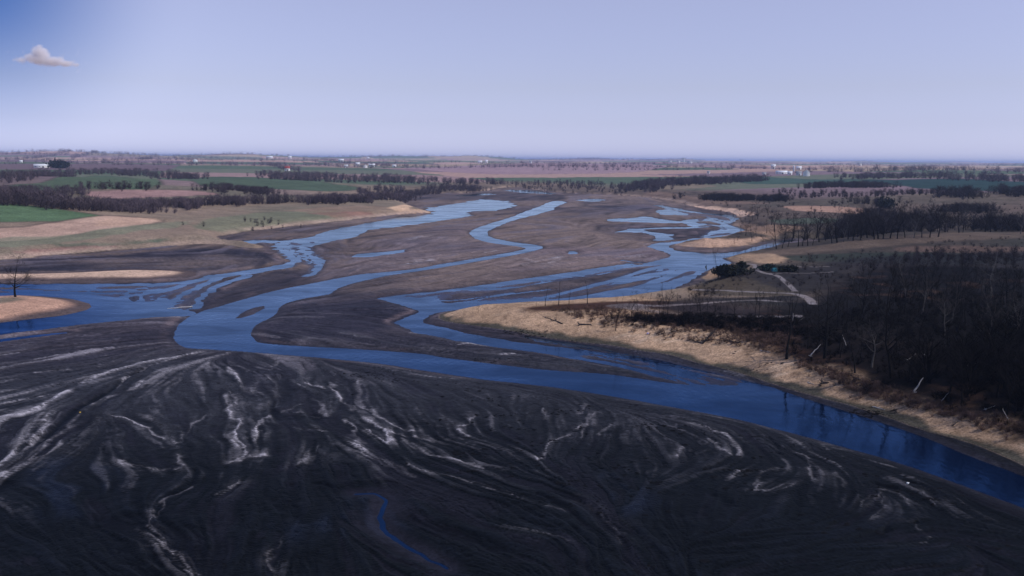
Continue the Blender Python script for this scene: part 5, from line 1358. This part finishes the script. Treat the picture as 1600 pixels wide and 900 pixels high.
# ------------------------------------------------------------------ sun, sky, camera
SUN_EL, SUN_AZ = R(45), R(105)          # azimuth from the view's axis towards the wooded side
wld = bpy.data.worlds.new('World'); scene.world = wld; wld.use_nodes = True
N, L = wld.node_tree.nodes, wld.node_tree.links
bg = N['Background']
sky = N.new('ShaderNodeTexSky'); sky.sky_type = 'NISHITA'; sky.sun_disc = False; sky.sun_elevation = SUN_EL; sky.sun_rotation = SUN_AZ
sky.air_density = 1.0; sky.dust_density = .4; sky.ozone_density = 1.6; sky.altitude = 300
tc = N.new('ShaderNodeTexCoord'); sp = N.new('ShaderNodeSeparateXYZ'); L.new(tc.outputs['Generated'], sp.inputs[0])
rampn = N.new('ShaderNodeMapRange'); rampn.inputs['From Min'].default_value = 0; rampn.inputs['From Max'].default_value = .5; L.new(sp.outputs['Z'], rampn.inputs['Value'])
cr = N.new('ShaderNodeValToRGB'); L.new(rampn.outputs[0], cr.inputs[0])
el = cr.color_ramp.elements
for k, (deg, c) in enumerate([(.3, (.76, .83, 1.55)), (2, (.73, .71, 1.16)), (4, (.82, .71, .97)), (9, (1.12, .85, .98)), (15, (1.05, .85, 1.0)), (30, (.8, .77, .9))]):
    e = el[k] if k < 2 else el.new(1.0)
    e.position = math.sin(R(deg)) / .5; e.color = (*c, 1)
tint = N.new('ShaderNodeMix'); tint.data_type = 'RGBA'; tint.blend_type = 'MULTIPLY'; tint.inputs[0].default_value = 1.0
L.new(sky.outputs[0], tint.inputs[6]); L.new(cr.outputs[0], tint.inputs[7])
# lens vignette painted into the sky: darkened corner high on the cloud's side
dc = ray(-60, -60); dc = dc / np.linalg.norm(dc)
dt = N.new('ShaderNodeVectorMath'); dt.operation = 'DOT_PRODUCT'; L.new(tc.outputs['Generated'], dt.inputs[0]); dt.inputs[1].default_value = tuple(dc)
mrd = N.new('ShaderNodeMapRange'); mrd.inputs['From Min'].default_value = math.cos(R(11)); mrd.inputs['From Max'].default_value = math.cos(R(1.5)); L.new(dt.outputs['Value'], mrd.inputs['Value'])
deep = N.new('ShaderNodeMix'); deep.data_type = 'RGBA'; deep.blend_type = 'MULTIPLY'; deep.inputs[7].default_value = (.16, .32, .58, 1)
pw = N.new('ShaderNodeMath'); pw.operation = 'POWER'; pw.inputs[1].default_value = 2.4; L.new(mrd.outputs[0], pw.inputs[0]); L.new(pw.outputs[0], deep.inputs[0]); L.new(tint.outputs[2], deep.inputs[6]); L.new(deep.outputs[2], bg.inputs['Color'])
bg.inputs['Strength'].default_value = .13
sl = bpy.data.lights.new('sun', 'SUN'); sl.energy = 3.0; sl.angle = R(.5); sl.color = (1, .95, .88)
so = bpy.data.objects.new('sun', sl); col.objects.link(so)
dirv = Vector((math.sin(SUN_AZ) * math.cos(SUN_EL), math.cos(SUN_AZ) * math.cos(SUN_EL), math.sin(SUN_EL)))
so.rotation_euler = dirv.to_track_quat('Z', 'Y').to_euler(); so.location = (0, 0, 120)
cam = bpy.data.cameras.new('camera'); cam.sensor_width = 36; cam.lens = 36 * F / 1600; cam.clip_start = .5; cam.clip_end = 200000
co = bpy.data.objects.new('camera', cam); col.objects.link(co)
mx = Matrix(((_rt[0], _up[0], -_fw[0], 0), (_rt[1], _up[1], -_fw[1], 0), (_rt[2], _up[2], -_fw[2], H), (0, 0, 0, 1)))
co.matrix_world = mx; scene.camera = co
vs_ = scene.view_settings; vs_.view_transform = 'Standard'; vs_.look = 'None'; vs_.gamma = 1; vs_.exposure = 0.0
scene.render.engine = 'CYCLES'
cy = scene.cycles; cy.use_denoising = True; cy.max_bounces = 8; cy.diffuse_bounces = 2; cy.glossy_bounces = 3; cy.volume_bounces = 4; cy.transparent_max_bounces = 8; cy.volume_step_rate = 1.0; cy.volume_max_steps = 128
print('done', round(time.time() - T0, 1))
